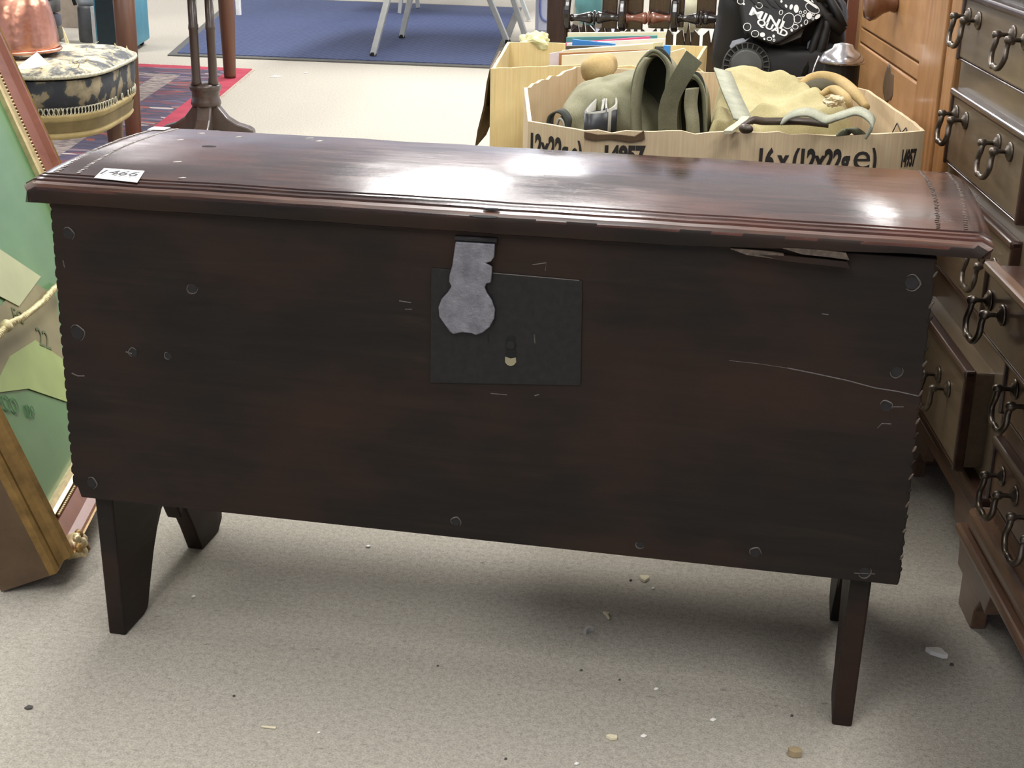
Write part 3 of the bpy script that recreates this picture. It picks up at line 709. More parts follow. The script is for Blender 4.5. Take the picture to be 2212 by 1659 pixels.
# rolled leather strap
sl = thing('leather_strap', 'rolled black leather strap with pale lining beside the olive bag', 'strap')
def flat(pxs, z, w_, m, name, th=.003, dz=0):
    return obj(name, ribbon(cr([Zp(px, py, z)+V((0, 0, dz)) for px, py in pxs], 8), (0, 0, w_), th), m, sl, smooth=True)
flat([(1332, 232), (1300, 240), (1266, 240), (1272, 226), (1290, 208), (1300, 190), (1304, 215), (1301, 238)], .615, .050, LEA, 'outer_coil', dz=-.028)
flat([(1331, 230), (1300, 237), (1269, 238), (1275, 226), (1289, 210), (1299, 194), (1302, 215), (1299, 236)], .616, .046, GREYL, 'strap_lining', .002, dz=-.025)
flat([(1300, 238), (1308, 205), (1314, 184), (1326, 200), (1332, 222), (1322, 234), (1311, 236), (1310, 215), (1316, 186)], .615, .050, GREYL, 'inner_coil', dz=-.024)
obj('strap_end', ribbon(cr([yb(1263, 262, .70), yb(1285, 258, .695), yb(1310, 252, .69)], 6), (0, .004, .026), .004), LEA, sl, smooth=True)
sm = thing('strap_loop', 'small dark looped strap lying in the carton corner', 'strap')
obj('loop', ribbon(cr([yb(1187, 285, .74), yb(1190, 252, .74), yb(1205, 240, .74), yb(1218, 243, .74), yb(1228, 262, .74), yb(1222, 290, .74)], 8), (.004, .03, 0), .003), OLVD, sm, smooth=True)
obj('loop_lining', ribbon(cr([yb(1200, 285, .73), yb(1205, 262, .73), yb(1212, 255, .73), yb(1219, 268, .73), yb(1219, 290, .73)], 8), (.0, .02, 0), .003), GREYL, sm, smooth=True)
# khaki bag
kb = thing('canvas_bag', 'khaki canvas kitbag with grey webbing straps filling the carton', 'bag')
def fl0(px, py): q_ = Zp(px, py, .60); q_.z = 0; return q_
RIDGE = [(fl0(1690, 180), fl0(1840, 255), .022, .022), (fl0(1560, 200), fl0(1640, 255), -.016, .03), (fl0(1640, 235), fl0(1760, 215), .010, .018), (fl0(1620, 190), fl0(1700, 235), -.008, .02), (fl0(1540, 280), fl0(1640, 235), .012, .02)]
def kbag():
    """soft quilted mound filling the carton: gathered round the edge, sagging in folds"""
    bm = bmesh.new(); nu, nv = 56, 40; rows = []
    q = [Zp(1512, 285, .585), Zp(1866, 287, .568), Zp(1775, 177, .60), Zp(1546, 164, .60)]
    for j in range(nv+1):
        r = []
        for i in range(nu+1):
            u, v_ = i/nu, j/nv
            p = q[0].lerp(q[1], u).lerp(q[3].lerp(q[2], u), v_)
            ed = min(u, 1-u, v_, 1-v_)
            z = p.z + .004 - .10*max(0, (.10-ed)/.10)**2
            z += .014*noise.noise(V((p.x*9, p.y*5, 1))) + .012*(1-abs(noise.noise(V((p.x*7+p.y*6, p.y*9-p.x*4, 4))))*3)
            z += .018*math.exp(-((u-.28)**2/.03+(v_-.75)**2/.1))
            for (a_, b_, am, wd) in RIDGE:
                d_ = b_-a_; f_ = max(0, min(1, (V((p.x, p.y, 0))-a_).dot(d_)/d_.length_squared)); z += am*math.exp(-((V((p.x, p.y, 0))-a_-d_*f_).length/wd)**2)
            r.append((p.x, p.y, z))
        rows.append(r)
    tv = [[bm.verts.new(p) for p in r] for r in rows]
    bv = [[bm.verts.new((p[0], p[1], .36)) for p in r] for r in rows]
    for j in range(nv):
        for i in range(nu):
            bm.faces.new((tv[j][i], tv[j][i+1], tv[j+1][i+1], tv[j+1][i]))
    loop = [(0, i) for i in range(nu)]+[(j, nu) for j in range(nv)]+[(nv, i) for i in range(nu, 0, -1)]+[(j, 0) for j in range(nv, 0, -1)]
    for k in range(len(loop)):
        a, b = loop[k], loop[(k+1) % len(loop)]
        bm.faces.new((tv[a[0]][a[1]], tv[b[0]][b[1]], bv[b[0]][b[1]], bv[a[0]][a[1]]))
    used = {l for l in loop}
    bm.faces.new([bv[a][b] for a, b in loop])
    for row_i, r in enumerate(bv):
        for c_i, vv in enumerate(r):
            if (row_i, c_i) not in used: bm.verts.remove(vv)
    return bm
obj('bag_body', kbag(), KHK, kb, smooth=True)
zk = .612
o = obj('bag_neck', Tu(cr([Zp(1730, 183, .612), Zp(1752, 170, .620), Zp(1780, 168, .622), Zp(1815, 178, .618), Zp(1850, 205, .610), Zp(1872, 232, .598)], 8), [.006+.006*sin(pi*k/40) for k in range(41)], 12), TANC, kb, smooth=True)
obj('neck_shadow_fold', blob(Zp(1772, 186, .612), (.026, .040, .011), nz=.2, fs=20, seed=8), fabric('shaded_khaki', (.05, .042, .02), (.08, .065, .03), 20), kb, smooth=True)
obj('bag_fold', Tu(cr([Zp(1772, 205, .612), Zp(1800, 193, .622), Zp(1828, 212, .618), Zp(1838, 236, .60)], 8), [.004+.004*sin(pi*k/24) for k in range(25)], 10), TANC, kb, smooth=True)
obj('frayed_tie', blob(Zp(1802, 218, .626), (.012, .012, .008), nz=.9, fs=160, seed=1, nu=24, nv=16), plain('frayed_thread', (.68, .60, .40), .9), kb, smooth=False)
def strap(name, pxz, w_, m, th=.0035): return obj(name, ribbon(cr([Zp(a, b, z) for a, b, z in pxz], 10), w_, th), m, kb, smooth=True)
o = strap('webbing_strap', [(1560, 152, .634), (1566, 166, .636), (1575, 190, .631), (1586, 216, .625), (1597, 240, .617), (1606, 262, .608)], (.030, .0, -.006), WEB); o['label'] = 'pale grey webbing strap'
obj('frayed_end', ribbon(cr([Zp(1610, 255, .612), Zp(1600, 266, .61), Zp(1585, 276, .608), Zp(1572, 286, .606)], 6), (.012, .004, 0), .005), plain('frayed_thread', (.55, .5, .34), .9), kb)
o = strap('leather_strap', [(1600, 275, .612), (1625, 260, .620), (1650, 262, .617), (1690, 262, .615), (1735, 262, .614), (1790, 268, .612)], (.0, .008, .009), BROWNL, .003)
obj('leather_tab', blob(Zp(1612, 278, .615), (.010, .008, .007), nz=.2, fs=60, seed=2, nu=16, nv=10), BROWNL, kb, smooth=True)
o = strap('webbing_strap', [(1690, 262, .616), (1715, 246, .628), (1750, 243, .632), (1785, 258, .624), (1815, 250, .634), (1850, 240, .642), (1875, 250, .640), (1886, 268, .630), (1872, 292, .612)], (.004, .030, .006), WEB)
obj('strap_tail', ribbon(cr([Zp(1820, 292, .612), Zp(1838, 278, .622), Zp(1858, 290, .612)], 8), (.018, .016, 0), .003), OLVB, kb, smooth=True)

# ================================================================== FAR LEFT: CHAIR, COPPER, RUG, TABLE LEGS
# -- rug
RA = V((-2.256, 5.069, 0)); rx = V((-.999, -.012, 0)); ry = V((.205, -.979, 0))
rg = thing('persian_rug', 'worn red and navy oriental rug with fringed edge on the carpet', 'rug')
def rq(a0, a1, b0, b1, z0, z1):
    P = lambda a, b: RA+rx*a+ry*b+ZU*z0
    return Pr([P(a0, b0), P(a1, b0), P(a1, b1), P(a0, b1)], (0, 0, z1-z0))
t = NT('rug_field'); v = t.coords((5, 16, 1), rot=(0, 0, .18)); vo = t.n('ShaderNodeTexVoronoi'); vo.inputs['Scale'].default_value = 2.2; t.l(v, vo.inputs['Vector'])
sepc = t.n('ShaderNodeSeparateColor'); t.l(vo.outputs['Color'], sepc.inputs[0])
c = t.ramp(sepc.outputs[0], [(0, '23263f'), (.2, '3a2a40'), (.36, '2a3350'), (.5, '662634'), (.64, '75656f'), (.76, '3a3a58'), (.86, '94452e'), (.94, 'b8ada6')], 'CONSTANT')
t.col(t.mix(.3, c, t.ramp(t.noise(v, 3, 3), [(.3, '3c3044'), (.7, '7c6a70')]))); t.rough(.95); RUGF = t.m
t = NT('rug_guard'); v = t.coords((6, 22, 1), rot=(0, 0, .18)); t.col(t.ramp(t.noise(v, 3, 3), [(.38, '483a40'), (.5, '857a75'), (.65, '978c85')])); t.rough(.95); RUGG = t.m
RUGR = fabric('rug_red', (.27, .020, .045), (.40, .040, .07), 14)
RW, RL = 1.9, 3.0
obj('red_border', rq(0, RW, 0, .10, 0, .008), RUGR, rg); obj('red_border', rq(0, .11, .10, RL, 0, .008), RUGR, rg)
obj('border_band', rq(.11, RW, .10, .30, 0, .0082), RUGF, rg); obj('border_band', rq(.11, .30, .30, RL, 0, .0082), RUGF, rg)
obj('guard_stripe', rq(.30, .41, .30, RL, 0, .0084), RUGG, rg); obj('guard_stripe', rq(.41, RW, .30, .38, 0, .0084), RUGG, rg)
obj('field', rq(.41, RW, .38, RL, 0, .0082), RUGF, rg)
bm = bmesh.new()
for k in range(150):
    a = k/150*RW; p = RA+rx*a; d_ = -ry*random.uniform(.02, .045)+rx*random.uniform(-.012, .012)
    tube(bm, [p+ZU*.004, p+d_*.6+ZU*.004, p+d_+ZU*.002], .0022, 4)
for k in range(120):
    b = k/120*1.6; p = RA+ry*b; tube(bm, [p+ZU*.004, p-rx*random.uniform(.006, .018)+ZU*.003], .002, 4)
o = obj('fringe', bm, plain('rug_fringe', 'd9cfc0', .9), rg); o['kind'] = 'stuff'
# -- upholstered stool/chair seat
t = NT('faded_brocade'); v = t.coords(); f = t.noise(v, 22, 4, .6, .4); f3 = t.noise(v, 60, 3)
c = t.ramp(f, [(.36, '5c5e60'), (.45, '85857f'), (.50, 'b9b096'), (.58, 'd9cfae')], 'EASE'); t.col(t.mix(.2, c, t.ramp(f3, [(.3, '444444'), (.7, 'dddddd')]), 'OVERLAY')); t.rough(.95); t.bump(f3, .5, .003); BROC = t.m
t = NT('dark_brocade'); v = t.coords(); f = t.noise(v, 20, 3, .5, .3); t.col(t.ramp(f, [(.44, '24262b'), (.52, '2e3030'), (.56, '6e6450'), (.7, '83785f')], 'EASE')); t.rough(.95); BROCD = t.m
BRAID = plain('silver_braid', (.42, .40, .30), .5, .3, var=.4, scale=200); GOLDB = fabric('gold_frieze', (.27, .205, .085), (.40, .31, .14), 20)
CHX, CHY = -1.79, 2.16
ch = thing('upholstered_chair', 'chair with frayed grey and cream brocade seat and gold trim, standing on the rug', 'chair', (CHX, CHY, .008))
def seat_pt(a, k=1.0):
    e = .55; sg = lambda x: math.copysign(abs(x)**e, x)
    p = V((sg(cos(a))*.285*k, sg(sin(a))*.30*k, 0)); R_ = Matrix.Rotation(radians(10), 3, 'Z'); return R_ @ p
def ringbm(levels, cap=True, n=64):
    bm = bmesh.new(); rings = []
    for z, k in levels: rings.append([bm.verts.new(seat_pt(2*pi*i/n, k)+V((0, 0, z))) for i in range(n)])
    for a, b in zip(rings, rings[1:]):
        for i in range(n): bm.faces.new((a[i], a[(i+1) % n], b[(i+1) % n], b[i]))
    if cap: bm.faces.new(rings[0][::-1]); bm.faces.new(rings[-1])
    return bm
SZ = .415
bm = ringbm([(SZ-.01, .985), (SZ, 1.0), (SZ+.008, .99), (SZ+.018, .93), (SZ+.026, .8), (SZ+.030, .6), (SZ+.026, .4), (SZ+.018, .2), (SZ+.014, .06)])
for v_ in bm.verts:
    if v_.co.z > SZ+.01: v_.co.z += .014*noise.noise(V((v_.co.x*14, v_.co.y*14, 2)))+.006*noise.noise(V((v_.co.x*40, v_.co.y*40, 2)))
st_o = obj('seat', bm, BROC, ch, smooth=True, sub=1)
bm = bmesh.new()
for k in range(60):
    a = random.uniform(-2.2, 1.2); p = seat_pt(a, random.uniform(.55, .98))+V((0, 0, SZ+.02)); d_ = V((random.uniform(-.03, .03), random.uniform(-.03, .03), random.uniform(.0, .016)))
    q = d_.cross(ZU); q = (q if q.length else V((1, 0, 0))).normalized()*random.uniform(.002, .005)
    prism(bm, [p-q, p+q, p+d_], (0, 0, .0012))
pk = seat_pt(1.55, .85)+V((.02, 0, SZ+.02)); prism(bm, [pk, pk+V((.012, 0, 0)), pk+V((-.006, 0, .05))], (0, .003, 0))
o = obj('torn_shreds', bm, plain('cream_wadding', 'd8cda6', .9), st_o); o['kind'] = 'stuff'
obj('seat_border', ringbm([(SZ-.095, .965), (SZ-.06, .99), (SZ-.01, 1.0)]), BROCD, ch, smooth=True)
obj('braid', Tu([seat_pt(2*pi*i/160, 1.005)+V((0, 0, SZ+.0015*(i % 2))) for i in range(160)], [.005+.0016*(i % 2) for i in range(160)], 6, True), BRAID, ch, smooth=True)
bm = bmesh.new()
for i in range(110):
    a = 2*pi*i/110; p = seat_pt(a, .972)+V((0, 0, SZ-.090)); nrm = (seat_pt(a, 1.1)-seat_pt(a)).normalized(); tg = nrm.cross(ZU)
    tube(bm, [p+nrm*.002+tg*.006*cos(b)+ZU*.011*sin(b) for b in [k*pi/3 for k in range(6)]], .0022, 4, True)
o = obj('looped_gimp', bm, BRAID, ch, smooth=True); o['kind'] = 'stuff'
obj('gold_frieze', ringbm([(SZ-.165, .93), (SZ-.155, .955), (SZ-.150, .94), (SZ-.115, .955), (SZ-.105, .985), (SZ-.098, .985)]), GOLDB, ch, smooth=True)
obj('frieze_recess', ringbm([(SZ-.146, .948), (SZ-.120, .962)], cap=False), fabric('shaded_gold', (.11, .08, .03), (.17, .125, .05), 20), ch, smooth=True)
CHW = wood('chair_leg_wood', (.075, .032, .018), (.12, .055, .03), .4, (9, 9, 1), 6, .1)
for a in (-1.75, .75, pi-.75, pi+.75):
    p = seat_pt(a, .8); obj('leg', La([(.016, 0), (.020, .1), (.026, SZ-.16), (.028, SZ-.10)], 16, Matrix.Translation(p)), CHW, ch, smooth=True)
# -- copper vessel and paper on the seat
COP = NT('copper'); v = COP.coords(); f = COP.noise(v, 14, 3); COP.col(COP.ramp(f, [(.3, (.46, .20, .13)), (.7, (.66, .33, .24))])); COP.rough(.24); COP.b.inputs['Metallic'].default_value = .85; COP.bump(COP.noise(v, 22, 2), .25, .01); COP = COP.m
cpo = Zp(24, 120, .452); CPX, CPY = cpo.x, cpo.y+.02
cp = thing('copper_pot', 'dented domed copper vessel resting on the brocade chair seat', 'pot', (CPX, CPY, .463))
bm = La([(.085, 0), (.118, .002), (.124, .012), (.121, .04), (.116, .08), (.106, .12), (.090, .16), (.068, .195), (.045, .22), (.03, .235)], 40)
for v_ in bm.verts:
    k = 1+.05*noise.noise(V((v_.co.x*11, v_.co.y*11, v_.co.z*9))); v_.co.x *= k; v_.co.y *= k
obj('body', bm, COP, cp, smooth=True, sub=1)
obj('rim', Tu([V((.122*cos(2*pi*i/40), .122*sin(2*pi*i/40), .006)) for i in range(40)], .005, 8, True), COP, cp, smooth=True)
obj('neck', La([(.03, .225), (.036, .24), (.03, .26), (.045, .29), (.04, .30)], 24), COP, cp, smooth=True)
pa = [Zp(px, py, z) for px, py, z in ((28, 152, .453), (80, 113, .49), (108, 140, .453), (60, 150, .452))]
tag(obj('paper_slip', Pr(pa, (.001, -.002, .001)), PAPER), 'folded white paper slip tucked against the copper vessel', 'paper')
# -- teak table, legs only in view
TEAK = wood('red_teak', (.085, .033, .016), (.13, .056, .028), .45, (9, 9, 1), 5, .08)
LA_, LB_ = Zp(290, 305), Zp(497, 168, .0085)
tb = thing('dining_table', 'plain table with round tapered reddish teak legs standing on the rug', 'table')
for p in (LA_, LB_, LA_+V((-1.0, -.1, 0)), LB_+V((-1.25, -.1, 0))):
    obj('leg', La([(.026, 0), (.0275, .012), (.036, .30), (.040, .70)], 20, Matrix.Translation((p.x, p.y, .009))), TEAK, tb, smooth=True)
obj('table_top', Pr([LA_+V((.045, -.10, .709)), LB_+V((.045, .10, .709)), LB_+V((-1.4, .05, .709)), LA_+V((-1.15, -.25, .709))], (0, 0, .025)), TEAK, tb, bevel=.006)
# -- pedestal table
PW = wood('pedestal_wood', (.038, .024, .018), (.07, .045, .032), .38, (9, 9, 1), 6, .1, coat=.3)
pc_ = Zp(449, 288); pd = thing('pedestal_table', 'dark pedestal table with clustered columns on a splayed base, beside the rug', 'table', pc_, radians(12))
for k in range(4):
    a = radians(56.4)+k*pi/2
    M = Matrix.Translation((.043*cos(a), .043*sin(a), 0))
    o = obj('column', La([(.018, .185), (.0185, .196), (.016, .204), (.0165, .38), (.0185, .384), (.0185, .392), (.0165, .396), (.016, .60)], 16, M), PW, pd, smooth=True)
obj('collar', La([(.050, .10), (.056, .112), (.054, .122), (.050, .135), (.050, .155), (.056, .162), (.058, .175), (.052, .186)], 28), PW, pd, smooth=True)
for k in range(4):
    a = k*pi/2
    pts = [(.0, 0, .125), (.035, 0, .125), (.05, 0, .100), (.08, 0, .062), (.115, 0, .040), (.155, 0, .028), (.172, 0, .018), (.176, 0, .0), (.15, 0, .0), (.14, 0, .004), (0, 0, .02)]
    b = Pr(pts, (0, .055, 0)); bmesh.ops.transform(b, matrix=Matrix.Rotation(a, 4, 'Z') @ Matrix.Translation((0, -.0275, 0)), verts=b.verts)
    obj('foot', b, PW, pd, bevel=.006)
obj('table_top', La([(.16, .60), (.17, .61), (.165, .622), (.155, .625)], 48), PW, pd, smooth=False)
# -- teal cabinet
TEAL = plain('teal_paint', (.045, .20, .27), .45, var=.12, scale=12); TEALD = plain('shaded_teal_panel', (.004, .015, .019), .5, var=.2)
tc = Zp(298, 114); tcb = thing('teal_cabinet', 'teal blue box on small castors behind the table leg', 'box')
e1 = (Zp(323, 97)-tc); e1.z = 0; e1 = e1.normalized(); e2 = V((-e1.y, e1.x, 0))
if e2.x > 0: e2 = -e2
obj('body', Pr([tc+ZU*.03, tc+e1*.36+ZU*.03, tc+e1*.36+e2*.21+ZU*.03, tc+e2*.21+ZU*.03], (0, 0, .55)), TEAL, tcb, bevel=.008)
obj('front_panel', Pr([tc+e2*.01-e1*.006+ZU*.04, tc+e2*.20-e1*.006+ZU*.04, tc+e2*.20-e1*.006+ZU*.57, tc+e2*.01-e1*.006+ZU*.57], e1*.008), TEALD, tcb)  # darker copy of the teal: the shade on this face is put into the colour
for a, b in ((.05, .04), (.31, .04), (.05, .17), (.31, .17)):
    obj('castor', La([(.013, -.009), (.016, -.006), (.016, .006), (.013, .009)], 14, Matrix.Translation(tc+e1*a+e2*b+ZU*.016) @ Matrix.Rotation(pi/2, 4, 'X')), BLACK, tcb)
# -- grey cylinder, white board, buff board, folded stack behind the chair
p = Zp(196, 90); gc = thing('metal_canister', 'grey metal canister with dark body standing by the teal box', 'canister', (p.x, p.y, 0))
obj('body', La([(.055, 0), (.06, .01), (.058, .18), (.05, .2)], 24), plain('dark_grey_metal', (.11, .115, .12), .5, .4), gc, smooth=True)
obj('shoulder', La([(.052, .2), (.06, .22), (.06, .33), (.045, .40), (.02, .43)], 24), plain('pale_grey_plastic', (.42, .46, .50), .4), gc, smooth=True)
obj('hose', Tu(cr([V((-.04, -.06, .36)), V((-.05, -.07, .26)), V((-.035, -.07, .2))], 6), .010, 8), BLACK, gc, smooth=True)
p = Zp(212, 104); tag(obj('white_board', Bx((p.x-.022, p.y-.01, 0), (p.x+.022, p.y+.008, .215)), plain('white_laminate', 'c9c4c2', .5), bevel=.002), 'narrow white board standing against the teal box', 'board')
p = Zp(150, 60); tag(obj('buff_board', Bx((p.x-.30, p.y, 0), (p.x+.16, p.y+.03, .8)), plain('buff_board', (.30, .25, .20), .8), bevel=.002), 'upright buff coloured board behind the brocade chair', 'board')
p = Zp(106, 90)
LAB = ('lilac grey folded cloth topping the stack behind the copper vessel', 'pale grey folded cloth second down the stack', 'brownish grey folded cloth in mid stack', 'off-white folded cloth low in the stack', 'charcoal folded cloth near the foot of the stack', 'beige folded cloth at the foot of the stack')
for k in range(6):
    z = .0+.075*(5-k)
    tag(obj('folded_cloth', blob((p.x-.07, p.y, z+.0375), (.12, .11, .0375), e=.35, nz=.05, fs=20, seed=k, nu=24, nv=10), fabric('folded_cloth', *((.20+.05*((k*7) % 3), .19+.05*((k*7) % 3), .18+.05*((k*5) % 3)),)*2), smooth=True), LAB[k], 'cloth', 'folded cloths stacked behind the copper vessel')

# ================================================================== BLUE MAT AND METAL LEGS
ml = [Zp(362, 121), Zp(1075, 149), Zp(1127, 18), Zp(508, -6)]
mt = thing('floor_mat', 'large ribbed blue mat with dark rubber border on the far carpet', 'mat')
t = NT('ribbed_blue_mat'); v = t.coords((1, 1, 1), rot=(0, 0, radians(14)))
wv = t.n('ShaderNodeTexWave'); wv.inputs['Scale'].default_value = 9.0; wv.inputs['Distortion'].default_value = .3; t.l(v, wv.inputs['Vector'])
f = t.noise(v, 30, 4)
t.col(t.mix(.45, t.ramp(wv.outputs['Fac'], [(.2, (.018, .028, .075)), (.8, (.045, .066, .155))]), t.ramp(f, [(.3, (.02, .031, .08)), (.7, (.042, .062, .145))]))); t.rough(.9); t.bump(wv.outputs['Fac'], .5, .004); MATB = t.m
cen = sum(ml, V())/4
inn = [p+(cen-p)*.045 for p in ml]
obj('blue_pile', Pr([p+ZU*.001 for p in inn], (0, 0, .009)), MATB, mt)
RUB = plain('rubber_border', (.07, .068, .06), .7)
for i in range(4):
    j = (i+1) % 4; obj('border_strip', Pr([ml[i]+ZU*.0005, ml[j]+ZU*.0005, inn[j]+ZU*.0005, inn[i]+ZU*.0005], (0, 0, .006)), RUB, mt)
GM = plain('grey_painted_metal', (.40, .41, .40), .45, .2, var=.08)
ft = thing('folding_table', 'folding table on splayed grey metal legs standing on the blue mat', 'table')
def sleg(parent, foot, head, w_=.030):
    f_, h_ = V(foot), V(head); d_ = (h_-f_).normalized(); s_ = d_.cross(V((0, 1, 0))).normalized()*w_/2; q = d_.cross(s_).normalized()*w_/2
    return obj('leg', Pr([f_-s_-q, f_+s_-q, f_+s_+q, f_-s_+q], h_-f_), GM, parent, bevel=.003)
for pf, ph in (((806, 121), (841, -14)), ((868, 82), (889, -14)), ((1096, 93), (1052, -14)), ((1137, 87), (1104, -14))):
    a = Zp(*pf, .010); b = Yp(*ph, a.y+.02); d_ = (b-a); b = a+d_*(.70/d_.z) if d_.z > .01 else b
    l_ = sleg(ft, a+ZU*.006, b)
    obj('rubber_foot', La([(.018, 0), (.019, .012), (.016, .02)], 12, Matrix.Translation(a)), BLACK, l_)
obj('table_top', Bx((-2.15, 5.55, .71), (-1.0, 6.85, .735)), plain('grey_laminate', (.35, .35, .36), .5), ft, bevel=.004)
sc_ = thing('metal_chair', 'grey tubular metal chair behind the folding table', 'chair')
for pf, ph in (((863, 29), (868, -14)), ((903, 17), (900, -14)), ((1143, 43), (1122, -14))):
    a = Zp(*pf, .011); b = Yp(*ph, a.y); d_ = b-a; sleg(sc_, a, a+d_*(.46/max(.02, d_.z)) if d_.z > .05 else a+ZU*.46, .024)
obj('seat', Bx((-2.5, 7.7, .46), (-1.5, 8.8, .49)), GM, sc_, bevel=.01)
p = Zp(514, 36); tag(obj('white_post', Bx((p.x-.014, p.y, 0), (p.x+.014, p.y+.03, .7)), plain('white_paint', 'dcdcda', .5), bevel=.003), 'thin white post standing at the left side of the blue mat', 'post')
# white cabinet side
p = Zp(1141, 92); wc = thing('white_cabinet', 'pale lilac-white metal cabinet beyond the cartons', 'cabinet')
obj('body', Bx((p.x, p.y+.2, 0), (p.x+.42, p.y+.7, .68)), plain('lilac_white_metal', (.56, .58, .72), .45, var=.03), wc, bevel=.006)
obj('door', Bx((p.x+.02, p.y+.188, .05), (p.x+.40, p.y+.2, .65)), plain('lilac_white_door', (.56, .58, .72), .45, var=.03), wc, bevel=.004)
w0 = [Yp(px, py, p.y+.18) for px, py in ((1168, -14), (1167, 20), (1169, 36), (1175, 44), (1184, 47))]
obj('blue_cable', Tu(cr(w0, 6), .006, 8), plain('blue_cable', (.13, .17, .42), .4), wc, smooth=True)
# ================================================================== DARK TURNED SETTLE
DKW = wood('polished_dark_wood', (.022, .011, .008), (.05, .022, .014), .22, (9, 9, 1), 8, .1, coat=.6)
TUR = plain('turned_black_wood', (.020, .016, .014), .2, var=.3, coat=.6); TURR = plain('turned_red_wood', (.22, .085, .05), .25, var=.15, coat=.6)
YS = 2.3
se = thing('turned_settle', 'dark polished wooden settle with bobbin-turned rail and wooden post', 'settle')
def ys_(px, py): return Yp(px, py, YS)
a, b = ys_(1180, 60), ys_(1226, 60)
obj('post', Bx((a.x, YS-.005, 0), (b.x, YS+.06, .80)), DKW, se, bevel=.008)
b2 = ys_(1600, 60); obj('post', Bx((b2.x+.24, YS, 0), (b2.x+.30, YS+.06, .80)), DKW, se, bevel=.008)
def turned(px0, px1, py, m, name='spindle'):
    A_, B_ = ys_(px0, py), ys_(px1, py+.3); L = (B_-A_).length; r = L/9.0
    pf = [(.011, 0), (.013, .02), (.010, .05), (.008, .10), (.009, .20), (.013, .33), (.0165, .42), (.013, .46), (.009, .475), (.019, .485), (.020, .5), (.019, .515), (.009, .525), (.013, .54), (.0165, .58), (.013, .67), (.009, .80), (.008, .90), (.010, .95), (.013, .98), (.011, 1)]
    Rm = (B_-A_).to_track_quat('Z', 'Y').to_matrix().to_4x4(); Rm.translation = A_
    return obj(name, La([(q, z*L) for q, z in pf], 20, Rm), m, se, smooth=True)
for k, (p0, p1, m) in enumerate(((1230, 1340, TUR), (1352, 1452, TURR), (1464, 1566, TUR), (1578, 1680, TUR))):
    turned(p0, p1, 38+k*1.2, m)
for px, py in ((1228, 28), (1345, 32), (1458, 33), (1572, 33)):
    c_ = ys_(px, py); M = Matrix.Translation(c_) @ Matrix.Rotation(pi/2, 4, 'Y') @ Matrix.Diagonal((1.25, .9, 1, 1))
    obj('turned_disc', La([(.005, -.009), (.03, -.009), (.034, -.006), (.034, .006), (.03, .009), (.005, .009)], 24, M), TUR, se, smooth=False, bevel=.002)
pa_, pb_ = ys_(1226, 65), ys_(1690, 65)
for k in range(8):
    x0 = pa_.x+(pb_.x-pa_.x)*k/8; w_ = (pb_.x-pa_.x)/8
    pts = [(x0+.004, 0.03), (x0+w_-.004, .03), (x0+w_-.004, .55), (x0+w_*.72, .565), (x0+w_*.62, .53), (x0+w_*.5, .585), (x0+w_*.38, .53), (x0+w_*.28, .565), (x0+.004, .55)]
    obj('splat', Pr([(x, YS+.05, z) for x, z in pts], (0, .016, 0)), DKW, se, bevel=.002)
for p0, p1, z0, z1 in ((1296, 1330, .56, .72), (1342, 1386, .56, .72), (1398, 1446, .565, .72), (1462, 1476, .57, .72), (1502, 1545, .57, .72), (1556, 1640, .56, .72)):
    obj('splat', Bx((ys_(p0, 30).x, YS+.035, z0), (ys_(p1, 30).x, YS+.05, z1)), DKW, se, bevel=.003)
obj('seat_board', Bx((pa_.x-.02, YS-.1, .26), (pb_.x, YS+.06, .285)), DKW, se, bevel=.004)
obj('top_rail', Bx((pa_.x-.03, YS, .70), (pb_.x, YS+.05, .745)), DKW, se, bevel=.006)
for px, py, r_, c_, lab in ((1275, 12, .045, (.10, .26, .27), 'teal metal gadget seen through the settle rail'), (1248, 14, .05, (.42, .40, .33), 'buff domed object behind the settle rail'), (1490, 28, .05, (.46, .44, .30), 'pale wicker bundle behind the settle rail'), (1310, 20, .06, (.30, .28, .25), 'grey cloth bundle behind the settle rail')):
    q = Yp(px, py, {1275: 2.75, 1248: 2.95, 1490: 2.75, 1310: 3.15}[px])
    o = thing(('teal_gadget', 'buff_ornament', 'wicker_bundle', 'cloth_bundle')[(1275, 1248, 1490, 1310).index(px)], lab, ('gadget', 'ornament', 'basket', 'cloth')[(1275, 1248, 1490, 1310).index(px)], (q.x, q.y, 0))
    obj('body', blob((0, 0, q.z), (r_, .05, .06), e=.8, nz=.15, fs=30, seed=px, nu=24, nv=14), plain('bric_a_brac', c_, .5), o, smooth=True)
    obj('stand', La([(.06, 0), (.06, .02), (.02, .04), (.02, q.z-.04)], 16), DKW, o)
# ================================================================== MINI QUAD
QB = plain('black_plastic', (.016, .017, .017), .32, var=.2); QD = plain('matt_black', (.004, .004, .004), .6, var=.3); QG = plain('dark_grey_plastic', (.055, .058, .052), .5, var=.1)
QW = plain('white_decal', (.80, .82, .80), .45, var=.03); QM = plain('scratched_steel', (.35, .36, .38), .3, .9)
qd = thing('mini_quad', 'black child-size quad bike with white blob graphics lettered MINI QUAD', 'quad bike')
YQ = 1.72; qn = V((.10, -.96, .26)).normalized(); Oq = Yp(1680, 50, YQ)
def qp(px, py, h=0): return Pp(px, py, Oq+qn*h, qn)
ol = [(1560, -40), (1600, 10), (1606, 48), (1612, 70), (1630, 80), (1668, 96), (1684, 92), (1780, 33), (1772, 15), (1742, -40)]
fa = obj('fairing', Pr([qp(*p) for p in ol], -qn*.05), QB, qd, bevel=.004)
def decal(pts, h=.0006, m=QW, name='decal'): return obj(name, Pr([qp(*p, h) for p in pts], qn*.0005), m, fa)
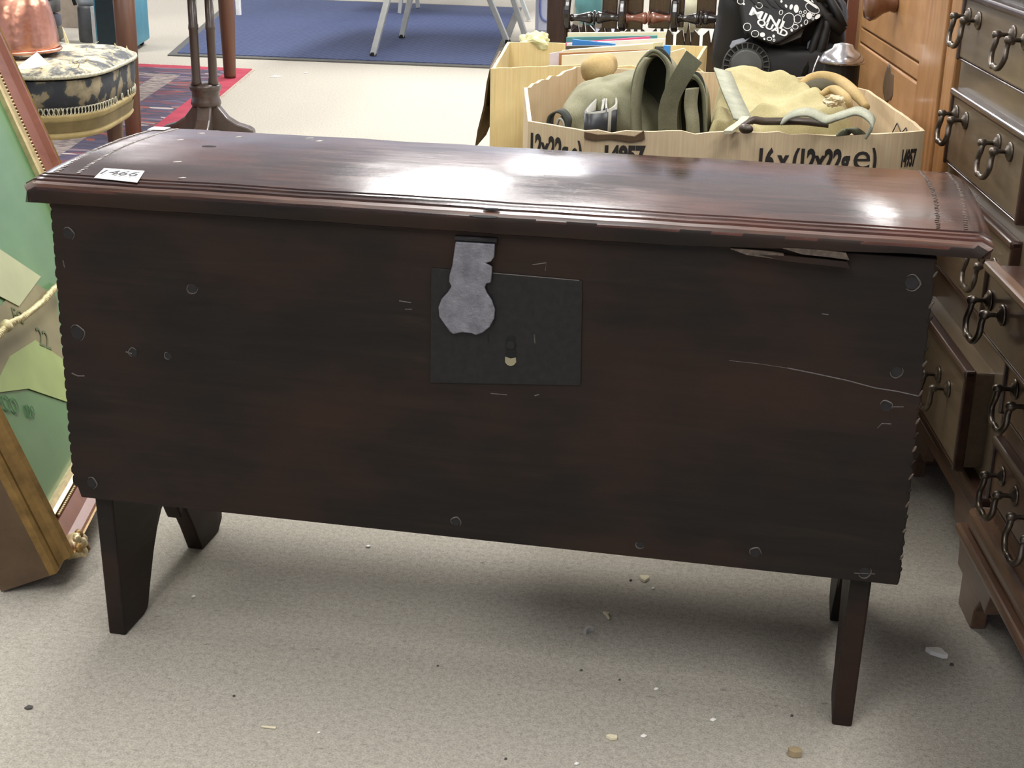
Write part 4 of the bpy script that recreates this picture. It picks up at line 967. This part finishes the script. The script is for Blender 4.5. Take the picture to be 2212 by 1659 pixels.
def ell(cx, cy, rx_, ry_, a=0, n=14): return [(cx+rx_*cos(t_)*cos(a)-ry_*sin(t_)*sin(a), cy+rx_*cos(t_)*sin(a)+ry_*sin(t_)*cos(a)) for t_ in [2*pi*k/n for k in range(n)]]
for e in ((1720, 19, 5.5, 9, 0), (1748, 34, 6.5, 7.5, 0), (1709, 15, 3.5, 6, .3), (1766, 36, 4, 7, .9), (1647, 75, 5.5, 5.2, 0), (1671, 78, 2.8, 3.5, 0), (1651, 84, 2, 2.6, -.4), (1710, 65, 2.5, 3.8, -.3), (1731, 55, 2, 2.5, 0), (1698, 13, 2.5, 4, -.4), (1607, 9, 2.4, 2.2, 0), (1688, 3, 2.5, 3, 0)):
    decal(ell(*e))
for e in ((1703, 45, 13, 17, .25), (1723, 41, 8, 9, .2), (1687, 27, 3.6, 5, .3), (1741, 48, 3.6, 5, .3), (1729, 27, 2.5, 3, 0), (1739, 26, 2.8, 3, 0), (1735, 34, 2.2, 2.4, 0), (1757, 31, 2, 2.2, 0), (1756, 41, 2, 2.4, 0), (1614, 58, 8, 8, 0), (1631, 73, 8, 7, 0), (1662, 84, 5, 3.5, 0), (1672, 87, 2, 2.4, 0), (1755, 18, 16, 9, .5), (1600, 3, 7, 6, 0), (1640, 12, 7, 6, 0), (1718, 58, 6, 5, 0)):
    obj('decal_outline', Tu([qp(*p, .0006) for p in ell(*e, n=18)], .0009, 4, True), QW, fa)
dirx = (qp(1690, 70)-qp(1625, 28)).normalized(); 
p1_, p2_ = qp(1620, 22, .001), qp(1690, 63, .001)
upv = (qp(1640, 0)-qp(1650, 30)).normalized()
r_ = (qp(1680, 46)-qp(1618, 18)).normalized()
for s_, px, py, sz, sx in (('MINI', 1616, 30, .0245, 72), ('QUAD', 1633, 51, .019, 66)):
    o_ = text('lettering', s_, sz, frame(qp(px, py, .0014), r_, upv), QW, fa, .0004, 1, .0006, width=sx*3.3/3041)
for k in range(4):
    decal([(1612+k*20, -10+k*3), (1628+k*20, -2+k*3), (1645+k*18, 16+k*2), (1632+k*18, 10+k*2)], .0022, QD, 'vent')
decal([(1740, -6), (1768, 18), (1764, 19), (1736, 0)], .0012); decal([(1752, -4), (1758, 6), (1753, 4)], .0012)
obj('fairing_skirt', Pr([qp(*p, -.02) for p in ((1670, 97), (1740, 55), (1730, 80), (1690, 96))], -qn*.02), QG, qd)
# engine with fan cover
cq = qp(1612, 143, -.02); zax = V((.05, -.98, .18)).normalized(); Mq = zax.to_track_quat('Z', 'Y').to_matrix().to_4x4(); Mq.translation = cq
R0 = .0365
obj('starter_cover', La([(.01, -.03), (R0, -.03), (R0, .0), (R0*.93, .006), (.005, .009)], 32, Mq), QG, qd, smooth=False, bevel=.002)
fr_ = obj('fan_shroud', La([(R0*1.45, -.07), (R0*1.45, -.012), (R0*1.38, -.008), (R0*1.02, -.010), (R0*1.02, -.07)], 36, Mq, cap=False), QD, qd)
for k in range(17):
    a = radians(-15)+k*radians(15); M = Mq @ Matrix.Rotation(a, 4, 'Z')
    obj('fin', Bx((R0*1.02, -.0012, -.03), (R0*1.38, .0012, -.004), M), QG, fr_)
for rr in (R0*1.03, R0*1.38): obj('fan_ring', Tu([Mq @ V((rr*cos(2*pi*k/40), rr*sin(2*pi*k/40), -.005)) for k in range(40)], .0013, 6, True), QG, fr_)
e_ = cq+V((.10, .08, -.09)); obj('engine_block', blob(e_, (.15, .07, .13), e=.45, nz=.12, fs=18, seed=3), QD, qd, smooth=True)
obj('steel_bracket', Pr([qp(*p, -.025) for p in ((1576, 100), (1582, 88), (1605, 82), (1610, 86), (1622, 80), (1610, 90), (1590, 96), (1580, 106))], -qn*.006), QM, qd)
for pts, r in ((((1775, 40), (1760, 90), (1738, 165)), .010), (((1790, 30), (1778, 90), (1755, 165)), .011), (((1742, -20), (1785, 40), (1822, 70)), .012), (((1780, -20), (1810, 30), (1822, 60)), .010), (((1770, 85), (1762, 150)), .004)):
    obj('frame_tube', Tu([qp(*p, -.03) for p in pts], r, 10), QD, qd, smooth=True)
obj('steel_plate', Pr([qp(*p, -.055) for p in ((1745, 92), (1762, 74), (1752, 118), (1738, 138))], -qn*.004), QM, qd)
for px, zc in ((1560, .145), (1722, .145)):
    q = Yp(px, 120, YQ+.10); M = Matrix.Translation((q.x, YQ+.14, zc)) @ Matrix.Rotation(pi/2, 4, 'Y')
    w_ = obj('wheel', La([(.06, -.07), (.115, -.075), (.14, -.055), (.145, 0), (.14, .055), (.115, .075), (.06, .07), (.05, .02), (.05, -.02)], 32, M, cap=False), QD, qd, smooth=True)
    obj('hub', La([(.005, -.03), (.058, -.03), (.06, .03), (.005, .03)], 24, M), QG, w_)
obj('seat', blob(Yp(1700, -30, YQ+.12), (.11, .09, .05), e=.6, nz=.03, fs=8), QD, qd, smooth=True)
obj('chassis', Bx((Yp(1560, 120, YQ).x, YQ+.10, .12), (Yp(1790, 120, YQ).x, YQ+.2, .42)), QD, qd, bevel=.01)
obj('rear_body', blob(Yp(1745, 95, YQ+.16), (.08, .05, .11), e=.5, nz=.15, fs=16, seed=6), QD, qd, smooth=True)
obj('tank', blob(Yp(1640, 70, YQ+.14), (.10, .05, .10), e=.5, nz=.1, fs=16, seed=7), QD, qd, smooth=True)
# -- chrome lidded heater beside the quad
q = Yp(1822, 100, 1.46); lt = thing('paraffin_heater', 'black paraffin heater with chrome domed hood between quad and oak drawers', 'heater', (q.x, 1.46, 0))
CHR = plain('worn_chrome', (.55, .54, .55), .22, .9, var=.15)
obj('hood', La([(.045, .606), (.046, .610), (.036, .626), (.022, .634), (.018, .642), (.006, .645)], 28), CHR, lt, smooth=True)
obj('chimney', La([(.036, .545), (.036, .607)], 24), QD, lt)
obj('reflector_bowl', La([(.020, .50), (.040, .515), (.048, .535), (.046, .545)], 28), CHR, lt, smooth=True)
obj('body', La([(.05, 0), (.052, .01), (.045, .02), (.040, .48), (.03, .505)], 24), QD, lt, smooth=True)
obj('wire_guard', Tu(cr([V((-.046, -.02, .62)), V((-.056, -.03, .58)), V((-.05, -.03, .52))], 6), .002, 6), CHR, lt, smooth=True)

# ================================================================== CRUMBS ON THE CARPET
CHIPW = plain('white_chip', (.82, .81, .76), .7, var=.05); CHIPC = plain('cream_chip', (.70, .63, .44), .7, var=.1); CHIPB = plain('brown_crumb', (.30, .23, .13), .7, var=.3); CHIPD = plain('dark_crumb', (.06, .055, .05), .8)
def chip(px, py, pts, m, label, h=.004, grp=None, name='paint_chip', cat='chip'):
    p = Zp(px, py, 0)
    o = obj(name, Pr([(p.x+a, p.y+b, .0005) for a, b in pts], (.0005, .0005, h)), m, bevel=.0006)
    return tag(o, label, cat, grp)
mm = .001
chip(2022, 1415, [(-14*mm, 6*mm), (0, 10*mm), (6*mm, 9*mm), (14*mm, -7*mm), (8*mm, -9*mm), (-8*mm, -2*mm)], CHIPW, 'largest white chip, lying on carpet beside the mahogany bracket foot', .006)
chip(1390, 1253, [(-7*mm, 6*mm), (6*mm, 8*mm), (8*mm, 2*mm), (2*mm, -9*mm), (-4*mm, -3*mm)], CHIPC, 'cream triangular chip on carpet under the coffer front')
chip(1308, 1330, [(-5*mm, 5*mm), (5*mm, 6*mm), (3*mm, -1*mm), (7*mm, -10*mm), (5*mm, -11*mm), (0, -1*mm)], CHIPC, 'hooked cream splinter on carpet below the triangular chip', .003)
o = chip(1270, 1367, [(-6*mm, -6*mm), (-4*mm, 4*mm), (0, 8*mm), (7*mm, 5*mm), (1*mm, 1*mm), (-2*mm, -8*mm)], plain('foil_scrap', (.5, .5, .5), .35, .6), 'crumpled silver foil scrap on carpet below the coffer', .007, name='foil_scrap', cat='scrap')
chip(1320, 1597, [(-7*mm, 1*mm), (-3*mm, 4*mm), (6*mm, 4*mm), (7*mm, -1*mm), (0, -4*mm)], CHIPC, 'flat cream chip on open carpet in front of the coffer', .004)
chip(1714, 1632, [(-7*mm, 3*mm), (0, 7*mm), (8*mm, 4*mm), (8*mm, -4*mm), (0, -6*mm), (-6*mm, -3*mm)], CHIPB, 'brown crumb lump on carpet in front of the coffer', .008, name='crumb', cat='crumb')
for px, py, s in ((1410, 1273, 3), (1540, 1557, 4), (795, 1182, 4), (403, 1160, 4), (418, 1290, 3), (1417, 1490, 3), (688, 1585, 2), (1245, 1652, 3), (1390, 1592, 4)):
    chip(px, py, [(-s*mm, -s*.4*mm), (-s*.3*mm, s*.8*mm), (s*mm, s*.2*mm), (s*.2*mm, -s*.7*mm)], CHIPW, {1410: 'tiny white fleck beside the cream triangular chip', 403: 'tiny white fleck between the two left plank feet', 1390: 'pale fleck beside the flat cream chip', 795: 'white fleck on carpet under the coffer bottom edge'}.get(px, 'tiny white fleck on open carpet before the coffer'), .002, 'white flecks on the carpet', 'paper_fleck', 'fleck')
chip(580, 1573, [(-9*mm, 0), (9*mm, 1.5*mm), (9*mm, -1*mm), (-9*mm, -2*mm)], CHIPC, 'thin cream sliver on carpet in front of the left plank foot', .002, name='wood_sliver', cat='sliver')
for px, py, s in ((1255, 1450, 2), (2055, 1437, 3), (945, 1440, 1.5), (1338, 1470, 1.5), (1092, 1641, 1.8), (505, 1505, 1.8), (62, 1530, 5), (1362, 1255, 2.2), (1710, 1548, 2)):
    chip(px, py, [(-s*mm, -s*.5*mm), (-s*.5*mm, s*.8*mm), (s*.8*mm, s*.6*mm), (s*mm, -s*.4*mm), (0, -s*.9*mm)], CHIPD, {62: 'largest dark crumb, on open carpet below the leaning frame', 2055: 'dark crumb beside the largest white chip', 1362: 'dark crumb beside the cream triangular chip', 1710: 'dark crumb next to the right front plank foot'}.get(px, 'small dark crumb on open carpet before the coffer'), .0018, 'dark crumbs on the carpet', 'crumb', 'crumb')
for px, py, s in ((596, 166, 22), (660, 158, 8), (1355, 190, 9)):
    p = Zp(px, py)
    if px < 700: chip(px, py, [(-s*mm, -s*mm), (-s*.5*mm, s*mm), (s*mm, s*.6*mm), (s*.6*mm, -s*.8*mm)], CHIPW, 'larger white paper scrap between rug and blue mat' if px == 596 else 'smaller white paper scrap near the blue mat border', .003, 'paper scraps by the rug', 'paper_scrap', 'scrap')
